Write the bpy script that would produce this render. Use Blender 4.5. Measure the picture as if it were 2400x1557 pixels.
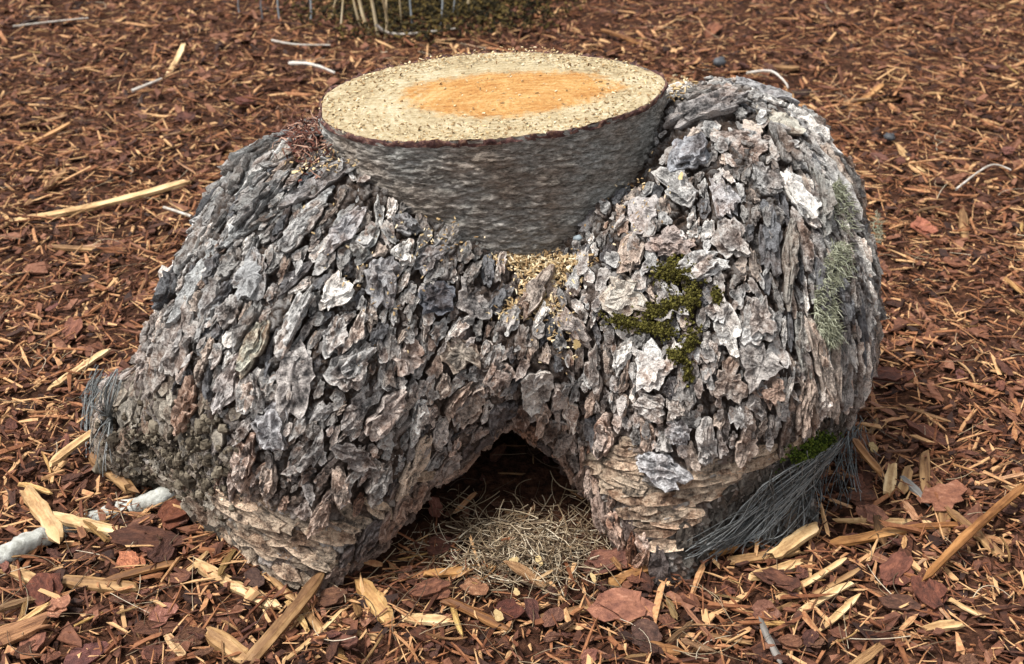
import bpy, math, random
import numpy as np
from mathutils import Vector, Matrix
from mathutils.bvhtree import BVHTree

# ------------------------------------------------------------------ camera, sky, sun, exposure
scene = bpy.context.scene
for o in list(bpy.data.objects):
    bpy.data.objects.remove(o, do_unlink=True)
PITCH = math.radians(32.0)
CAM = np.array([0.0, -1.5, 1.2])
FPX = 2905.0                                   # focal length in pixels of the 2400 px wide photograph
cam_d = bpy.data.cameras.new('camera')
cam_d.sensor_width = 36.0
cam_d.lens = 36.0 * FPX / 2400.0
cam_d.clip_start = 0.02
cam_d.clip_end = 500.0
cam_d.dof.use_dof = True
cam_d.dof.focus_distance = 1.72
cam_d.dof.aperture_fstop = 7.0
cam = bpy.data.objects.new('camera', cam_d)
cam.location = CAM
cam.rotation_euler = (math.pi / 2 - PITCH, 0, 0)
scene.collection.objects.link(cam)
scene.camera = cam

SUN_ELEV, SUN_AZ = math.radians(63), math.radians(-106)   # azimuth from +Y towards +X: light comes from the left
world = bpy.data.worlds.new('World')
scene.world = world
world.use_nodes = True
wn, wl = world.node_tree.nodes, world.node_tree.links
bg = wn['Background']
sky = wn.new('ShaderNodeTexSky')
sky.sky_type = 'NISHITA'
sky.sun_disc = False
sky.sun_elevation = SUN_ELEV
sky.sun_rotation = SUN_AZ
sky.dust_density = 3.0
hs = wn.new('ShaderNodeHueSaturation')
hs.inputs['Saturation'].default_value = 0.1          # overcast: a greyer sky
wl.new(sky.outputs[0], hs.inputs['Color'])
wl.new(hs.outputs[0], bg.inputs[0])
bg.inputs[1].default_value = 0.065
sun_d = bpy.data.lights.new('sun', 'SUN')
sun_d.energy = 1.5
sun_d.angle = math.radians(11)
sun_d.color = (1.0, 0.96, 0.9)
sun = bpy.data.objects.new('sun', sun_d)
sdir = Vector((math.sin(SUN_AZ) * math.cos(SUN_ELEV), math.cos(SUN_AZ) * math.cos(SUN_ELEV), math.sin(SUN_ELEV)))
sun.rotation_euler = sdir.to_track_quat('Z', 'Y').to_euler()
sun.location = (-2, -2, 4)
scene.collection.objects.link(sun)
scene.view_settings.view_transform = 'Standard'
scene.view_settings.look = 'None'
scene.view_settings.gamma = 1.0
scene.view_settings.use_curve_mapping = False
scene.view_settings.exposure = 1.78

rng = np.random.default_rng(7)
random.seed(7)
COL = scene.collection

# ------------------------------------------------------------------ numeric helpers
def _hash(ix, iy, iz, seed):
    h = (ix.astype(np.int64) * 374761393 + iy.astype(np.int64) * 668265263 + iz.astype(np.int64) * 2147483647 + seed * 974634777) & 0xFFFFFFFF
    h = ((h ^ (h >> 13)) * 1274126177) & 0xFFFFFFFF
    h = ((h ^ (h >> 16)) * 2246822519) & 0xFFFFFFFF
    return h ^ (h >> 15)

_G = np.array([[1,1,0],[-1,1,0],[1,-1,0],[-1,-1,0],[1,0,1],[-1,0,1],[1,0,-1],[-1,0,-1],[0,1,1],[0,-1,1],[0,1,-1],[0,-1,-1]], dtype=np.float32)

def noise(p, seed=0):
    """gradient noise, about -1..1; p (...,3)"""
    p = np.asarray(p, dtype=np.float64)
    f0 = np.floor(p)
    i = f0.astype(np.int64)
    f = (p - f0).astype(np.float32)
    u = f * f * f * (f * (f * 6 - 15) + 10)
    res = 0
    for dx in (0, 1):
        wx = u[..., 0] if dx else 1 - u[..., 0]
        for dy in (0, 1):
            wy = u[..., 1] if dy else 1 - u[..., 1]
            for dz in (0, 1):
                wz = u[..., 2] if dz else 1 - u[..., 2]
                g = _G[_hash(i[..., 0] + dx, i[..., 1] + dy, i[..., 2] + dz, seed) % 12]
                res = res + wx * wy * wz * (g[..., 0] * (f[..., 0] - dx) + g[..., 1] * (f[..., 1] - dy) + g[..., 2] * (f[..., 2] - dz))
    return res

def fbm(p, octv=4, seed=0, gain=0.5):
    a, s, r = 1.0, 1.0, 0
    for k in range(octv):
        r = r + a * noise(np.asarray(p) * s + 17.3 * k, seed + k)
        a *= gain
        s *= 2.03
    return r

def worley(p, seed=0):
    """F1, F2 and a random number of the nearest cell"""
    p = np.asarray(p, dtype=np.float64)
    i = np.floor(p).astype(np.int64)
    n = p.shape[0]
    f1 = np.full(n, 9.0); f2 = np.full(n, 9.0); cid = np.zeros(n)
    for dx in (-1, 0, 1):
        for dy in (-1, 0, 1):
            for dz in (-1, 0, 1):
                jx, jy, jz = i[:, 0] + dx, i[:, 1] + dy, i[:, 2] + dz
                h = _hash(jx, jy, jz, seed)
                qx = jx + (h & 1023) / 1023.0
                qy = jy + ((h >> 10) & 1023) / 1023.0
                qz = jz + ((h >> 20) & 1023) / 1023.0
                d = np.sqrt((p[:, 0] - qx) ** 2 + (p[:, 1] - qy) ** 2 + (p[:, 2] - qz) ** 2)
                near = d < f1
                f2 = np.where(near, f1, np.minimum(f2, d))
                cid = np.where(near, (h % 9973) / 9973.0, cid)
                f1 = np.where(near, d, f1)
    return f1, f2, cid

def sstep(a, b, x):
    t = np.clip((x - a) / (b - a), 0, 1)
    return t * t * (3 - 2 * t)

CR = np.array([1.0, 0, 0])
CU = np.array([0, math.sin(PITCH), math.cos(PITCH)])
CF = np.array([0, math.cos(PITCH), -math.sin(PITCH)])

def ray(px, py):
    d = CF * FPX + CR * (px - 1200.0) - CU * (py - 778.5)
    return d / np.linalg.norm(d)

def project(P):
    q = np.asarray(P) - CAM
    z = q @ CF
    return 1200 + FPX * (q @ CR) / z, 778.5 - FPX * (q @ CU) / z

def on_plane(px, py, z=0.0):
    d = ray(px, py)
    return CAM + d * ((z - CAM[2]) / d[2])

# ------------------------------------------------------------------ object helpers
def mesh_from(name, V, F, smooth=True, attrs=None):
    m = bpy.data.meshes.new(name)
    V = np.asarray(V, dtype=np.float32)
    if isinstance(F, np.ndarray):
        n, k = F.shape
        m.vertices.add(len(V)); m.vertices.foreach_set('co', V.ravel())
        m.loops.add(n * k); m.loops.foreach_set('vertex_index', F.astype(np.int32).ravel())
        m.polygons.add(n)
        m.polygons.foreach_set('loop_start', np.arange(0, n * k, k, dtype=np.int32))
        m.polygons.foreach_set('loop_total', np.full(n, k, dtype=np.int32))
        m.update(calc_edges=True)
    else:
        m.from_pydata([tuple(v) for v in V], [], F)
    m.polygons.foreach_set('use_smooth', np.full(len(m.polygons), smooth, dtype=bool))
    for k, a in (attrs or {}).items():
        at = m.attributes.new(k, 'FLOAT', 'POINT')
        at.data.foreach_set('value', np.asarray(a, dtype=np.float32))
    m.update()
    return m

def obj(name, mesh, mat=None, parent=None, label=None, cat=None, group=None, kind=None):
    o = bpy.data.objects.new(name, mesh)
    COL.objects.link(o)
    if mat is not None and mesh is not None and not mesh.materials:
        mesh.materials.append(mat)
    if parent is not None:
        o.parent = parent
    if label: o['label'] = label
    if cat: o['category'] = cat
    if group: o['group'] = group
    if kind: o['kind'] = kind
    return o

class Soup:
    """collects many small meshes into one"""
    def __init__(self):
        self.V, self.F, self.A, self.n = [], {}, [], 0
    def add(self, V, faces, a=0.0):
        V = np.asarray(V)
        F = np.asarray(faces)
        self.F.setdefault(F.shape[1], []).append(F + self.n)
        self.V.append(V); self.A.append(np.full(len(V), a) if np.isscalar(a) else a)
        self.n += len(V)
    def mesh(self, name, smooth=True):
        V = np.concatenate(self.V)
        tris = []
        for k, L in self.F.items():
            f = np.concatenate(L)
            if k == 4:
                f = np.concatenate([f[:, [0, 1, 2]], f[:, [0, 2, 3]]])
            tris.append(f)
        return mesh_from(name, V, np.concatenate(tris), smooth, {'rnd': np.concatenate(self.A)})

def frame_mat(pos, xdir, normal, scale=(1, 1, 1)):
    n = Vector(normal).normalized()
    x = Vector(xdir); x = (x - n * x.dot(n))
    if x.length < 1e-6: x = n.orthogonal()
    x.normalize(); y = n.cross(x)
    M = Matrix((x * scale[0], y * scale[1], n * scale[2])).transposed().to_4x4()
    M.translation = Vector(pos)
    return M

# ------------------------------------------------------------------ materials
def new_mat(name, rough=0.85, spec=0.3):
    m = bpy.data.materials.new(name)
    m.use_nodes = True
    b = m.node_tree.nodes['Principled BSDF']
    b.inputs['Roughness'].default_value = rough
    b.inputs['Specular IOR Level'].default_value = spec
    return m, m.node_tree.nodes, m.node_tree.links, b

def nd(ns, t, **kw):
    n = ns.new(t)
    for k, v in kw.items():
        setattr(n, k, v)
    return n

def ramp(ns, stops, interp='LINEAR'):
    r = ns.new('ShaderNodeValToRGB')
    r.color_ramp.interpolation = interp
    e = r.color_ramp.elements
    while len(e) < len(stops): e.new(0.5)
    for el, (p, c) in zip(e, stops):
        el.position = p
        el.color = (*c, 1)
    return r

def noise_node(ns, ls, scale, detail=4, rough=0.6, vec=None, stretch=None, coord='Object'):
    tc = ns.new('ShaderNodeTexCoord')
    n = ns.new('ShaderNodeTexNoise')
    n.inputs['Scale'].default_value = scale
    n.inputs['Detail'].default_value = detail
    n.inputs['Roughness'].default_value = rough
    src = vec or tc.outputs[coord]
    if stretch:
        mp = ns.new('ShaderNodeMapping')
        mp.inputs['Scale'].default_value = stretch
        ls.new(src, mp.inputs[0]); src = mp.outputs[0]
    ls.new(src, n.inputs['Vector'])
    return n

def mix(ns, ls, fac, a, b, mode='MIX'):
    m = ns.new('ShaderNodeMix'); m.data_type = 'RGBA'; m.blend_type = mode
    for s, v in ((m.inputs[0], fac), (m.inputs[6], a), (m.inputs[7], b)):
        if isinstance(v, (int, float)): s.default_value = v
        elif isinstance(v, tuple): s.default_value = (*v, 1)
        else: ls.new(v, s)
    return m.outputs[2]

def math_n(ns, ls, op, a, b=0.0, clamp=False):
    m = ns.new('ShaderNodeMath'); m.operation = op; m.use_clamp = clamp
    for s, v in ((m.inputs[0], a), (m.inputs[1], b)):
        if isinstance(v, (int, float)): s.default_value = v
        else: ls.new(v, s)
    return m.outputs[0]

def bump(ns, ls, b, h, strength=0.5, dist=0.002):
    bn = ns.new('ShaderNodeBump')
    bn.inputs['Strength'].default_value = strength
    bn.inputs['Distance'].default_value = dist
    ls.new(h, bn.inputs['Height']); ls.new(bn.outputs[0], b.inputs['Normal'])

def laminae(ns, ls, vec, scale, count):
    """stepped layers: a noise cut into terraces; returns the saw-tooth height and a thin edge mask"""
    n = noise_node(ns, ls, scale, 4, .62, vec=vec)
    t = math_n(ns, ls, 'MULTIPLY', n.outputs[0], count)
    f = math_n(ns, ls, 'FRACT', t)
    e = ramp(ns, [(0.0, (0, 0, 0)), (.10, (.1, .1, .1)), (.22, (1, 1, 1)), (.86, (.85, .85, .85)), (1.0, (1.6, 1.6, 1.6))])
    ls.new(f, e.inputs[0])
    st = math_n(ns, ls, 'FLOOR', t)
    return math_n(ns, ls, 'ADD', st, math_n(ns, ls, 'MULTIPLY', f, .35)), e.outputs[0]

def attr(ns, name):
    a = ns.new('ShaderNodeAttribute'); a.attribute_name = name
    return a.outputs['Fac']

GREYS = [(0.14, (.022, .022, .025)), (.32, (.085, .082, .082)), (.46, (.25, .242, .235)), (.60, (.47, .455, .44)), (.78, (.74, .725, .70))]
PINKS = [(0.14, (.030, .020, .016)), (.34, (.13, .080, .058)), (.50, (.30, .21, .165)), (.64, (.50, .40, .34)), (.80, (.72, .65, .59))]
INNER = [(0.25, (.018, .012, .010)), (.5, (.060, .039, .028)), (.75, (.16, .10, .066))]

def bark_material():
    m, ns, ls, b = new_mat('flaky_bark', 0.8, 0.3)
    n1 = noise_node(ns, ls, 34, 5, .65)
    n2 = noise_node(ns, ls, 170, 6, .78)
    rnd = attr(ns, 'rnd'); inner = attr(ns, 'inner'); warm = attr(ns, 'warm')
    v = math_n(ns, ls, 'ADD', math_n(ns, ls, 'MULTIPLY', n1.outputs[0], .55), math_n(ns, ls, 'MULTIPLY', n2.outputs[0], .55))
    v = math_n(ns, ls, 'ADD', v, math_n(ns, ls, 'MULTIPLY', math_n(ns, ls, 'SUBTRACT', rnd, .68), .45))
    g = ramp(ns, GREYS); ls.new(v, g.inputs[0])
    p = ramp(ns, PINKS); ls.new(v, p.inputs[0])
    n3 = noise_node(ns, ls, 9, 3, .6)
    wf = math_n(ns, ls, 'MULTIPLY', math_n(ns, ls, 'SUBTRACT', math_n(ns, ls, 'ADD', n3.outputs[0], warm), .5), 2.2, True)
    outer = mix(ns, ls, wf, g.outputs[0], p.outputs[0])
    i = ramp(ns, INNER); ls.new(n2.outputs[0], i.inputs[0])
    tc = ns.new('ShaderNodeTexCoord')
    lh, le = laminae(ns, ls, tc.outputs['Object'], 42, 10)
    outer = mix(ns, ls, .62, outer, le, 'MULTIPLY')
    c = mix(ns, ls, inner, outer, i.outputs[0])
    ls.new(c, b.inputs['Base Color'])
    n4 = noise_node(ns, ls, 420, 3, .7)
    h = math_n(ns, ls, 'ADD', n2.outputs[0], math_n(ns, ls, 'MULTIPLY', n4.outputs[0], .4))
    h = math_n(ns, ls, 'ADD', h, math_n(ns, ls, 'MULTIPLY', lh, .16))
    bump(ns, ls, b, h, 1.0, .009)
    return m

def plate_material():
    m, ns, ls, b = new_mat('bark_plate', 0.7, 0.35)
    geo = ns.new('ShaderNodeNewGeometry')
    oi = ns.new('ShaderNodeObjectInfo')
    P = geo.outputs['Position']
    n1 = noise_node(ns, ls, 55, 3, .6, vec=P)
    n2 = noise_node(ns, ls, 170, 6, .78, vec=P)
    rnd = math_n(ns, ls, 'FRACT', math_n(ns, ls, 'ADD', attr(ns, 'rnd'), oi.outputs['Random']))
    v = math_n(ns, ls, 'ADD', math_n(ns, ls, 'MULTIPLY', n1.outputs[0], .8), math_n(ns, ls, 'MULTIPLY', n2.outputs[0], .9))
    v = math_n(ns, ls, 'ADD', math_n(ns, ls, 'MULTIPLY', math_n(ns, ls, 'SUBTRACT', v, .85), 1.45), .565)
    v = math_n(ns, ls, 'ADD', v, math_n(ns, ls, 'MULTIPLY', math_n(ns, ls, 'SUBTRACT', rnd, .45), .25))
    v = math_n(ns, ls, 'ADD', v, math_n(ns, ls, 'MULTIPLY', attr(ns, 'rim'), .16))     # worn pale edges
    g = ramp(ns, GREYS); ls.new(v, g.inputs[0])
    p = ramp(ns, PINKS); ls.new(v, p.inputs[0])
    n3 = noise_node(ns, ls, 24, 3, .6, vec=P)
    w2 = math_n(ns, ls, 'FRACT', math_n(ns, ls, 'MULTIPLY', rnd, 7.31))
    wf = math_n(ns, ls, 'MULTIPLY', math_n(ns, ls, 'SUBTRACT', math_n(ns, ls, 'ADD', n3.outputs[0], math_n(ns, ls, 'MULTIPLY', w2, .4)), .58), 2.4, True)
    outer = mix(ns, ls, wf, g.outputs[0], p.outputs[0])
    ta = ns.new('ShaderNodeAttribute'); ta.attribute_name = 'tint'
    tt = mix(ns, ls, 1.0, oi.outputs['Color'], ta.outputs['Color'], 'ADD')
    c = mix(ns, ls, 1.0, outer, tt, 'MULTIPLY')
    lh, le = laminae(ns, ls, P, 48, 9)
    c = mix(ns, ls, .62, c, le, 'MULTIPLY')
    ir = ramp(ns, INNER); ls.new(n2.outputs[0], ir.inputs[0])
    c = mix(ns, ls, attr(ns, 'inner'), c, ir.outputs[0])
    ls.new(c, b.inputs['Base Color'])
    n4 = noise_node(ns, ls, 420, 3, .7, vec=P)
    h = math_n(ns, ls, 'ADD', n2.outputs[0], math_n(ns, ls, 'MULTIPLY', n4.outputs[0], .3))
    h = math_n(ns, ls, 'ADD', h, math_n(ns, ls, 'MULTIPLY', lh, .16))
    bump(ns, ls, b, h, 1.0, .008)
    return m

def trunk_material():
    m, ns, ls, b = new_mat('smooth_trunk_bark', 0.85, 0.25)
    n1 = noise_node(ns, ls, 120, 6, .8, stretch=(.5, .5, 1.8))
    n2 = noise_node(ns, ls, 360, 5, .8, stretch=(.4, .4, 1.5))
    v = math_n(ns, ls, 'ADD', math_n(ns, ls, 'MULTIPLY', n1.outputs[0], .5), math_n(ns, ls, 'MULTIPLY', n2.outputs[0], .5))
    r = ramp(ns, [(.33, (.018, .016, .014)), (.42, (.095, .090, .080)), (.50, (.26, .255, .235)), (.61, (.56, .55, .52))])
    ls.new(v, r.inputs[0])
    n3 = noise_node(ns, ls, 7, 3)
    r2 = ramp(ns, [(.42, (1, 1, 1)), (.62, (.92, .76, .66))]); ls.new(n3.outputs[0], r2.inputs[0])
    c = mix(ns, ls, 1.0, r.outputs[0], r2.outputs[0], 'MULTIPLY')
    ls.new(c, b.inputs['Base Color'])
    bump(ns, ls, b, v, 1.0, .006)
    return m

def simple_mat(name, stops, scale=120, stretch=None, rough=.8, spec=.25, bstr=.6, bdist=.0015, rnd_amount=.5, coord='Object', detail=4):
    """colour ramp read by fine noise and a random number of each piece"""
    m, ns, ls, b = new_mat(name, rough, spec)
    n = noise_node(ns, ls, scale, detail, .65, stretch=stretch, coord=coord)
    oi = ns.new('ShaderNodeObjectInfo')
    rnd = math_n(ns, ls, 'FRACT', math_n(ns, ls, 'ADD', attr(ns, 'rnd'), oi.outputs['Random']))
    v = math_n(ns, ls, 'ADD', math_n(ns, ls, 'MULTIPLY', n.outputs[0], 1 - rnd_amount * .5), math_n(ns, ls, 'MULTIPLY', math_n(ns, ls, 'SUBTRACT', rnd, .5 - .25 * rnd_amount), rnd_amount))
    r = ramp(ns, stops); ls.new(v, r.inputs[0])
    c = mix(ns, ls, 1.0, r.outputs[0], oi.outputs['Color'], 'MULTIPLY')
    ls.new(c, b.inputs['Base Color'])
    bump(ns, ls, b, n.outputs[0], bstr, bdist)
    return m

def add_dirt(m, scale, stretch, amount=.75):
    """brown stains with a shape of their own"""
    ns, ls = m.node_tree.nodes, m.node_tree.links
    b = ns['Principled BSDF']
    src = b.inputs['Base Color'].links[0].from_socket
    n = noise_node(ns, ls, scale, 5, .7, stretch=stretch)
    r = ramp(ns, [(.36, (.30, .20, .13)), (.50, (.80, .74, .66)), (.60, (1, 1, 1))]); ls.new(n.outputs[0], r.inputs[0])
    ls.new(mix(ns, ls, amount, src, r.outputs[0], 'MULTIPLY'), b.inputs['Base Color'])
    return m

M_BARK = bark_material()
M_PLATE = plate_material()
M_TRUNK = trunk_material()
M_STRAW = simple_mat('pale_split_wood', [(.2, (.17, .09, .04)), (.40, (.38, .23, .105)), (.58, (.58, .40, .205)), (.82, (.74, .57, .35))], 90, (.12, 1, 1), .65, .3, .7, .001, .45)
M_CHIP = simple_mat('red_brown_bark', [(.2, (.020, .009, .006)), (.42, (.065, .025, .015)), (.62, (.13, .052, .030)), (.85, (.26, .14, .095))], 110, (.5, 1, 1), .75, .3, .9, .002, .5)
M_CHIPU = simple_mat('bark_chip_grain', [(.18, (.018, .008, .006)), (.40, (.070, .028, .018)), (.60, (.145, .062, .036)), (.82, (.27, .15, .10))], 9, (.45, 1.3, 1), .78, .3, 1.0, .006, .25, detail=6)
M_STRAWU = simple_mat('split_wood_grain', [(.2, (.17, .09, .04)), (.40, (.38, .23, .105)), (.58, (.58, .40, .205)), (.82, (.74, .57, .35))], 34, (.09, 1, 1), .65, .3, .8, .004, .4, detail=6)
add_dirt(M_STRAW, 60, (.4, 1, 1)); add_dirt(M_STRAWU, 4, (.5, 3, 3), .65)
M_GREYW = simple_mat('weathered_grey_wood', [(.2, (.08, .07, .06)), (.5, (.26, .24, .22)), (.8, (.50, .48, .45))], 90, (.12, 1, 1), .75, .25, .7, .001, .3)

# ------------------------------------------------------------------ ground
def ground_h(x, y):
    p = np.stack([x, y, np.zeros_like(x)], -1)
    return .014 * fbm(p * 4.0, 3, 3) + .008 * noise(p * 22.0, 9) + .03 * sstep(.5, 3.0, y) - .012

def axis_pts(lo, hi, fine_lo, fine_hi, step):
    a = list(np.arange(fine_lo, fine_hi, step))
    s = step; x = fine_lo
    while x > lo: s *= 1.35; x -= s; a.insert(0, x)
    s = step; x = a[-1]
    while x < hi: s *= 1.35; x += s; a.append(x)
    return np.array(a)

gx = axis_pts(-60, 60, -1.6, 1.6, .016)
gy = axis_pts(-40, 90, -.75, 2.9, .016)
GX, GY = np.meshgrid(gx, gy)
GZ = ground_h(GX, GY)
nx, ny = len(gx), len(gy)
idx = np.arange(nx * ny).reshape(ny, nx)
GF = np.stack([idx[:-1, :-1], idx[:-1, 1:], idx[1:, 1:], idx[1:, :-1]], -1).reshape(-1, 4)
def gh1(x, y):
    i = int(np.clip(np.searchsorted(gx, x) - 1, 0, nx - 2)); j = int(np.clip(np.searchsorted(gy, y) - 1, 0, ny - 2))
    fx, fy = (x - gx[i]) / (gx[i + 1] - gx[i]), (y - gy[j]) / (gy[j + 1] - gy[j])
    return float((GZ[j, i] * (1 - fx) + GZ[j, i + 1] * fx) * (1 - fy) + (GZ[j + 1, i] * (1 - fx) + GZ[j + 1, i + 1] * fx) * fy)
M_GROUND = simple_mat('mulch_soil', [(.3, (.012, .006, .004)), (.5, (.045, .020, .012)), (.7, (.10, .045, .026))], 70, None, .95, .1, 1.0, .01, 0.0)
obj('ground', mesh_from('ground', np.stack([GX, GY, GZ], -1).reshape(-1, 3), GF), M_GROUND, kind='structure')

# ------------------------------------------------------------------ stump: a smooth body first
def ell(P, c, r, yaw=0.0, tilt=0.0):
    q = P - np.array(c, dtype=np.float32)
    if yaw:
        ca, sa = math.cos(yaw), math.sin(yaw)
        q = np.stack([ca * q[..., 0] + sa * q[..., 1], -sa * q[..., 0] + ca * q[..., 1], q[..., 2]], -1)
    if tilt:
        ca, sa = math.cos(tilt), math.sin(tilt)
        q = np.stack([ca * q[..., 0] + sa * q[..., 2], q[..., 1], -sa * q[..., 0] + ca * q[..., 2]], -1)
    r = np.array(r, dtype=np.float32)
    k0 = np.sqrt(((q / r) ** 2).sum(-1)) + 1e-6
    k1 = np.sqrt(((q / (r * r)) ** 2).sum(-1)) + 1e-6
    return k0 * (k0 - 1) / k1

def cap(P, a, b, ra, rb):
    a = np.array(a, dtype=np.float32); b = np.array(b, dtype=np.float32)
    d = b - a
    t = np.clip(((P - a) @ d) / (d @ d), 0, 1)
    q = P - a - t[..., None] * d
    return np.sqrt((q * q).sum(-1)) - (ra + (rb - ra) * t)

def smin(a, b, k):
    h = np.clip(.5 + .5 * (b - a) / k, 0, 1)
    return b + (a - b) * h - k * h * (1 - h)

def smax(a, b, k):
    return -smin(-a, -b, k)

def sdf(P):
    P = P.astype(np.float32)
    left = ell(P, (-.235, .12, .325), (.195, .20, .192), 0, .14)
    left = smin(left, ell(P, (-.29, .04, .13), (.245, .23, .30)), .10)
    left = smin(left, cap(P, (-.27, -.05, .22), (-.275, -.165, -.04), .14, .085), .08)
    left = smin(left, cap(P, (-.42, .03, .11), (-.555, .05, .055), .115, .088), .04)
    right = ell(P, (.30, .17, .348), (.185, .20, .205), 0, -.15)
    right = smin(right, ell(P, (.312, .08, .215), (.215, .235, .245)), .10)
    right = smin(right, cap(P, (.24, -.03, .2), (.20, -.14, -.05), .12, .085), .08)
    right = smin(right, cap(P, (.31, .0, .06), (.365, -.055, -.06), .10, .105), .05)
    mid = ell(P, (.01, .082, .262), (.22, .19, .13))
    d = smin(left, right, .05)
    d = smin(d, mid, .06)
    d = smin(d, ell(P, (-.095, .035, .325), (.095, .10, .105)), .05)
    d = smin(d, ell(P, (.15, .035, .335), (.095, .10, .11)), .05)
    d = smin(d, ell(P, (-.01, .10, .10), (.28, .20, .26)), .04)
    # hollow ledge in front of the trunk, then the pointed arch between the two feet
    d = smax(d, -ell(P, (.035, -.075, .435), (.085, .085, .06)), .05)
    zz = P[..., 2] + .47 * np.maximum(P[..., 1] + .17, -.05) + .008 * np.sin(P[..., 0] * 60) + .008
    arch = smax((zz - (P[..., 0] + .213)) * .707, .798 * (P[..., 0] - .175) + .603 * zz, .035)
    arch = smax(arch, P[..., 1] - .16, .05)
    d = smax(d, -arch, .045)
    # rotted holes in the broken root at left
    for c_, r_ in (((-.535, -.045, .085), (.030, .045, .020)), ((-.475, -.085, .105), (.026, .045, .018)), ((-.60, .0, .10), (.022, .04, .026))):
        d = smax(d, -ell(P, c_, r_, .3), .008)
    return d

def surface_nets(lo, hi, h):
    ax = [np.arange(lo[k], hi[k] + h, h, dtype=np.float32) for k in range(3)]
    X, Y, Z = np.meshgrid(*ax, indexing='ij')
    D = np.empty(X.shape, dtype=np.float32)
    for k in range(X.shape[0]):
        D[k] = sdf(np.stack([X[k], Y[k], Z[k]], -1))
    S = D < 0
    nxx, nyy, nzz = D.shape
    s = [S[i:nxx - 1 + i, j:nyy - 1 + j, k:nzz - 1 + k] for i in (0, 1) for j in (0, 1) for k in (0, 1)]
    cnt = sum(a.astype(np.int8) for a in s)
    act = (cnt > 0) & (cnt < 8)
    ids = -np.ones(act.shape, dtype=np.int64)
    cells = np.argwhere(act)
    ids[act] = np.arange(len(cells))
    pos = np.zeros((len(cells), 3)); num = np.zeros(len(cells))
    corners = np.array([[i, j, k] for i in (0, 1) for j in (0, 1) for k in (0, 1)])
    for a in range(8):
        for b in range(a + 1, 8):
            if np.abs(corners[a] - corners[b]).sum() != 1: continue
            ca, cb = cells + corners[a], cells + corners[b]
            da = D[ca[:, 0], ca[:, 1], ca[:, 2]]; db = D[cb[:, 0], cb[:, 1], cb[:, 2]]
            c = (da < 0) != (db < 0)
            t = np.where(c, da / np.where(c, da - db, 1), 0)
            pos[c] += (ca + (cb - ca) * t[:, None])[c]; num[c] += 1
    V = np.array(lo) + pos / num[:, None] * h
    quads = []
    for axis in range(3):
        sl0 = [slice(1, -1)] * 3; sl1 = [slice(1, -1)] * 3
        sl0[axis] = slice(0, -1); sl1[axis] = slice(1, None)
        A, B = S[tuple(sl0)], S[tuple(sl1)]
        e = np.argwhere(A != B)
        if not len(e): continue
        inside = A[e[:, 0], e[:, 1], e[:, 2]]
        g = e + np.array([0 if k == axis else 1 for k in range(3)])
        u, v = [(1, 2), (2, 0), (0, 1)][axis]
        q = []
        for du, dv in ((-1, -1), (0, -1), (0, 0), (-1, 0)):
            c = g.copy(); c[:, u] += du; c[:, v] += dv
            q.append(ids[c[:, 0], c[:, 1], c[:, 2]])
        q = np.stack(q, -1)
        q[~inside] = q[~inside][:, ::-1]
        quads.append(q)
    F = np.concatenate(quads)
    return V, F[(F >= 0).all(1)]

def subdivide(V, F):
    n = len(V)
    E = np.sort(np.stack([F, np.roll(F, -1, 1)], -1).reshape(-1, 2), 1)
    key = E[:, 0] * (n + 1) + E[:, 1]
    uk, inv = np.unique(key, return_inverse=True)
    a, b = uk // (n + 1), uk % (n + 1)
    mid = (V[a] + V[b]) / 2
    fc = V[F].mean(1)
    me = n + inv.reshape(-1, 4)
    ce = n + len(uk) + np.arange(len(F))
    q = [np.stack([F[:, k], me[:, k], ce, me[:, (k + 3) % 4]], -1) for k in range(4)]
    return np.concatenate([V, mid, fc]), np.concatenate(q)

def sdf_grad(P, e=.002):
    g = np.stack([sdf(P + np.eye(3)[k] * e) - sdf(P - np.eye(3)[k] * e) for k in range(3)], -1)
    return g / (np.linalg.norm(g, axis=1, keepdims=True) + 1e-9)

SV, SF = surface_nets((-.80, -.36, -.08), (.66, .46, .62), .0055)
SF = SF[(SV[SF][:, :, 2] > -.035).all(1)]
BVHS = BVHTree.FromPolygons(SV.tolist(), SF.tolist())
SV, SF = subdivide(SV, SF)
SN = sdf_grad(SV)
SV = SV - SN * sdf(SV)[:, None]

# drawn bark: strips and scales that run along each root
AXL = np.array([-.42, -.48, -.77]); AXL /= np.linalg.norm(AXL)
AXR = np.array([.12, -.22, -.97]); AXR /= np.linalg.norm(AXR)

def flow_at(P):
    w = sstep(-.06, .14, P[..., 0])[..., None]
    a = AXL * (1 - w) + AXR * w
    return a / np.linalg.norm(a, axis=-1, keepdims=True)

def stretched(P, A, kh, kl):
    s = P @ A
    return (P - s[:, None] * A) * kh + s[:, None] * A * kl

def foot_zone(P):
    """small brick-like scales low on the two front feet and above the netting"""
    a = 1 - sstep(.095, .15, P[:, 2] - .02 * fbm(P * 12, 2, 5) - .055 * sstep(.10, .16, P[:, 0]))
    return a * (P[:, 1] < .05)

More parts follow.
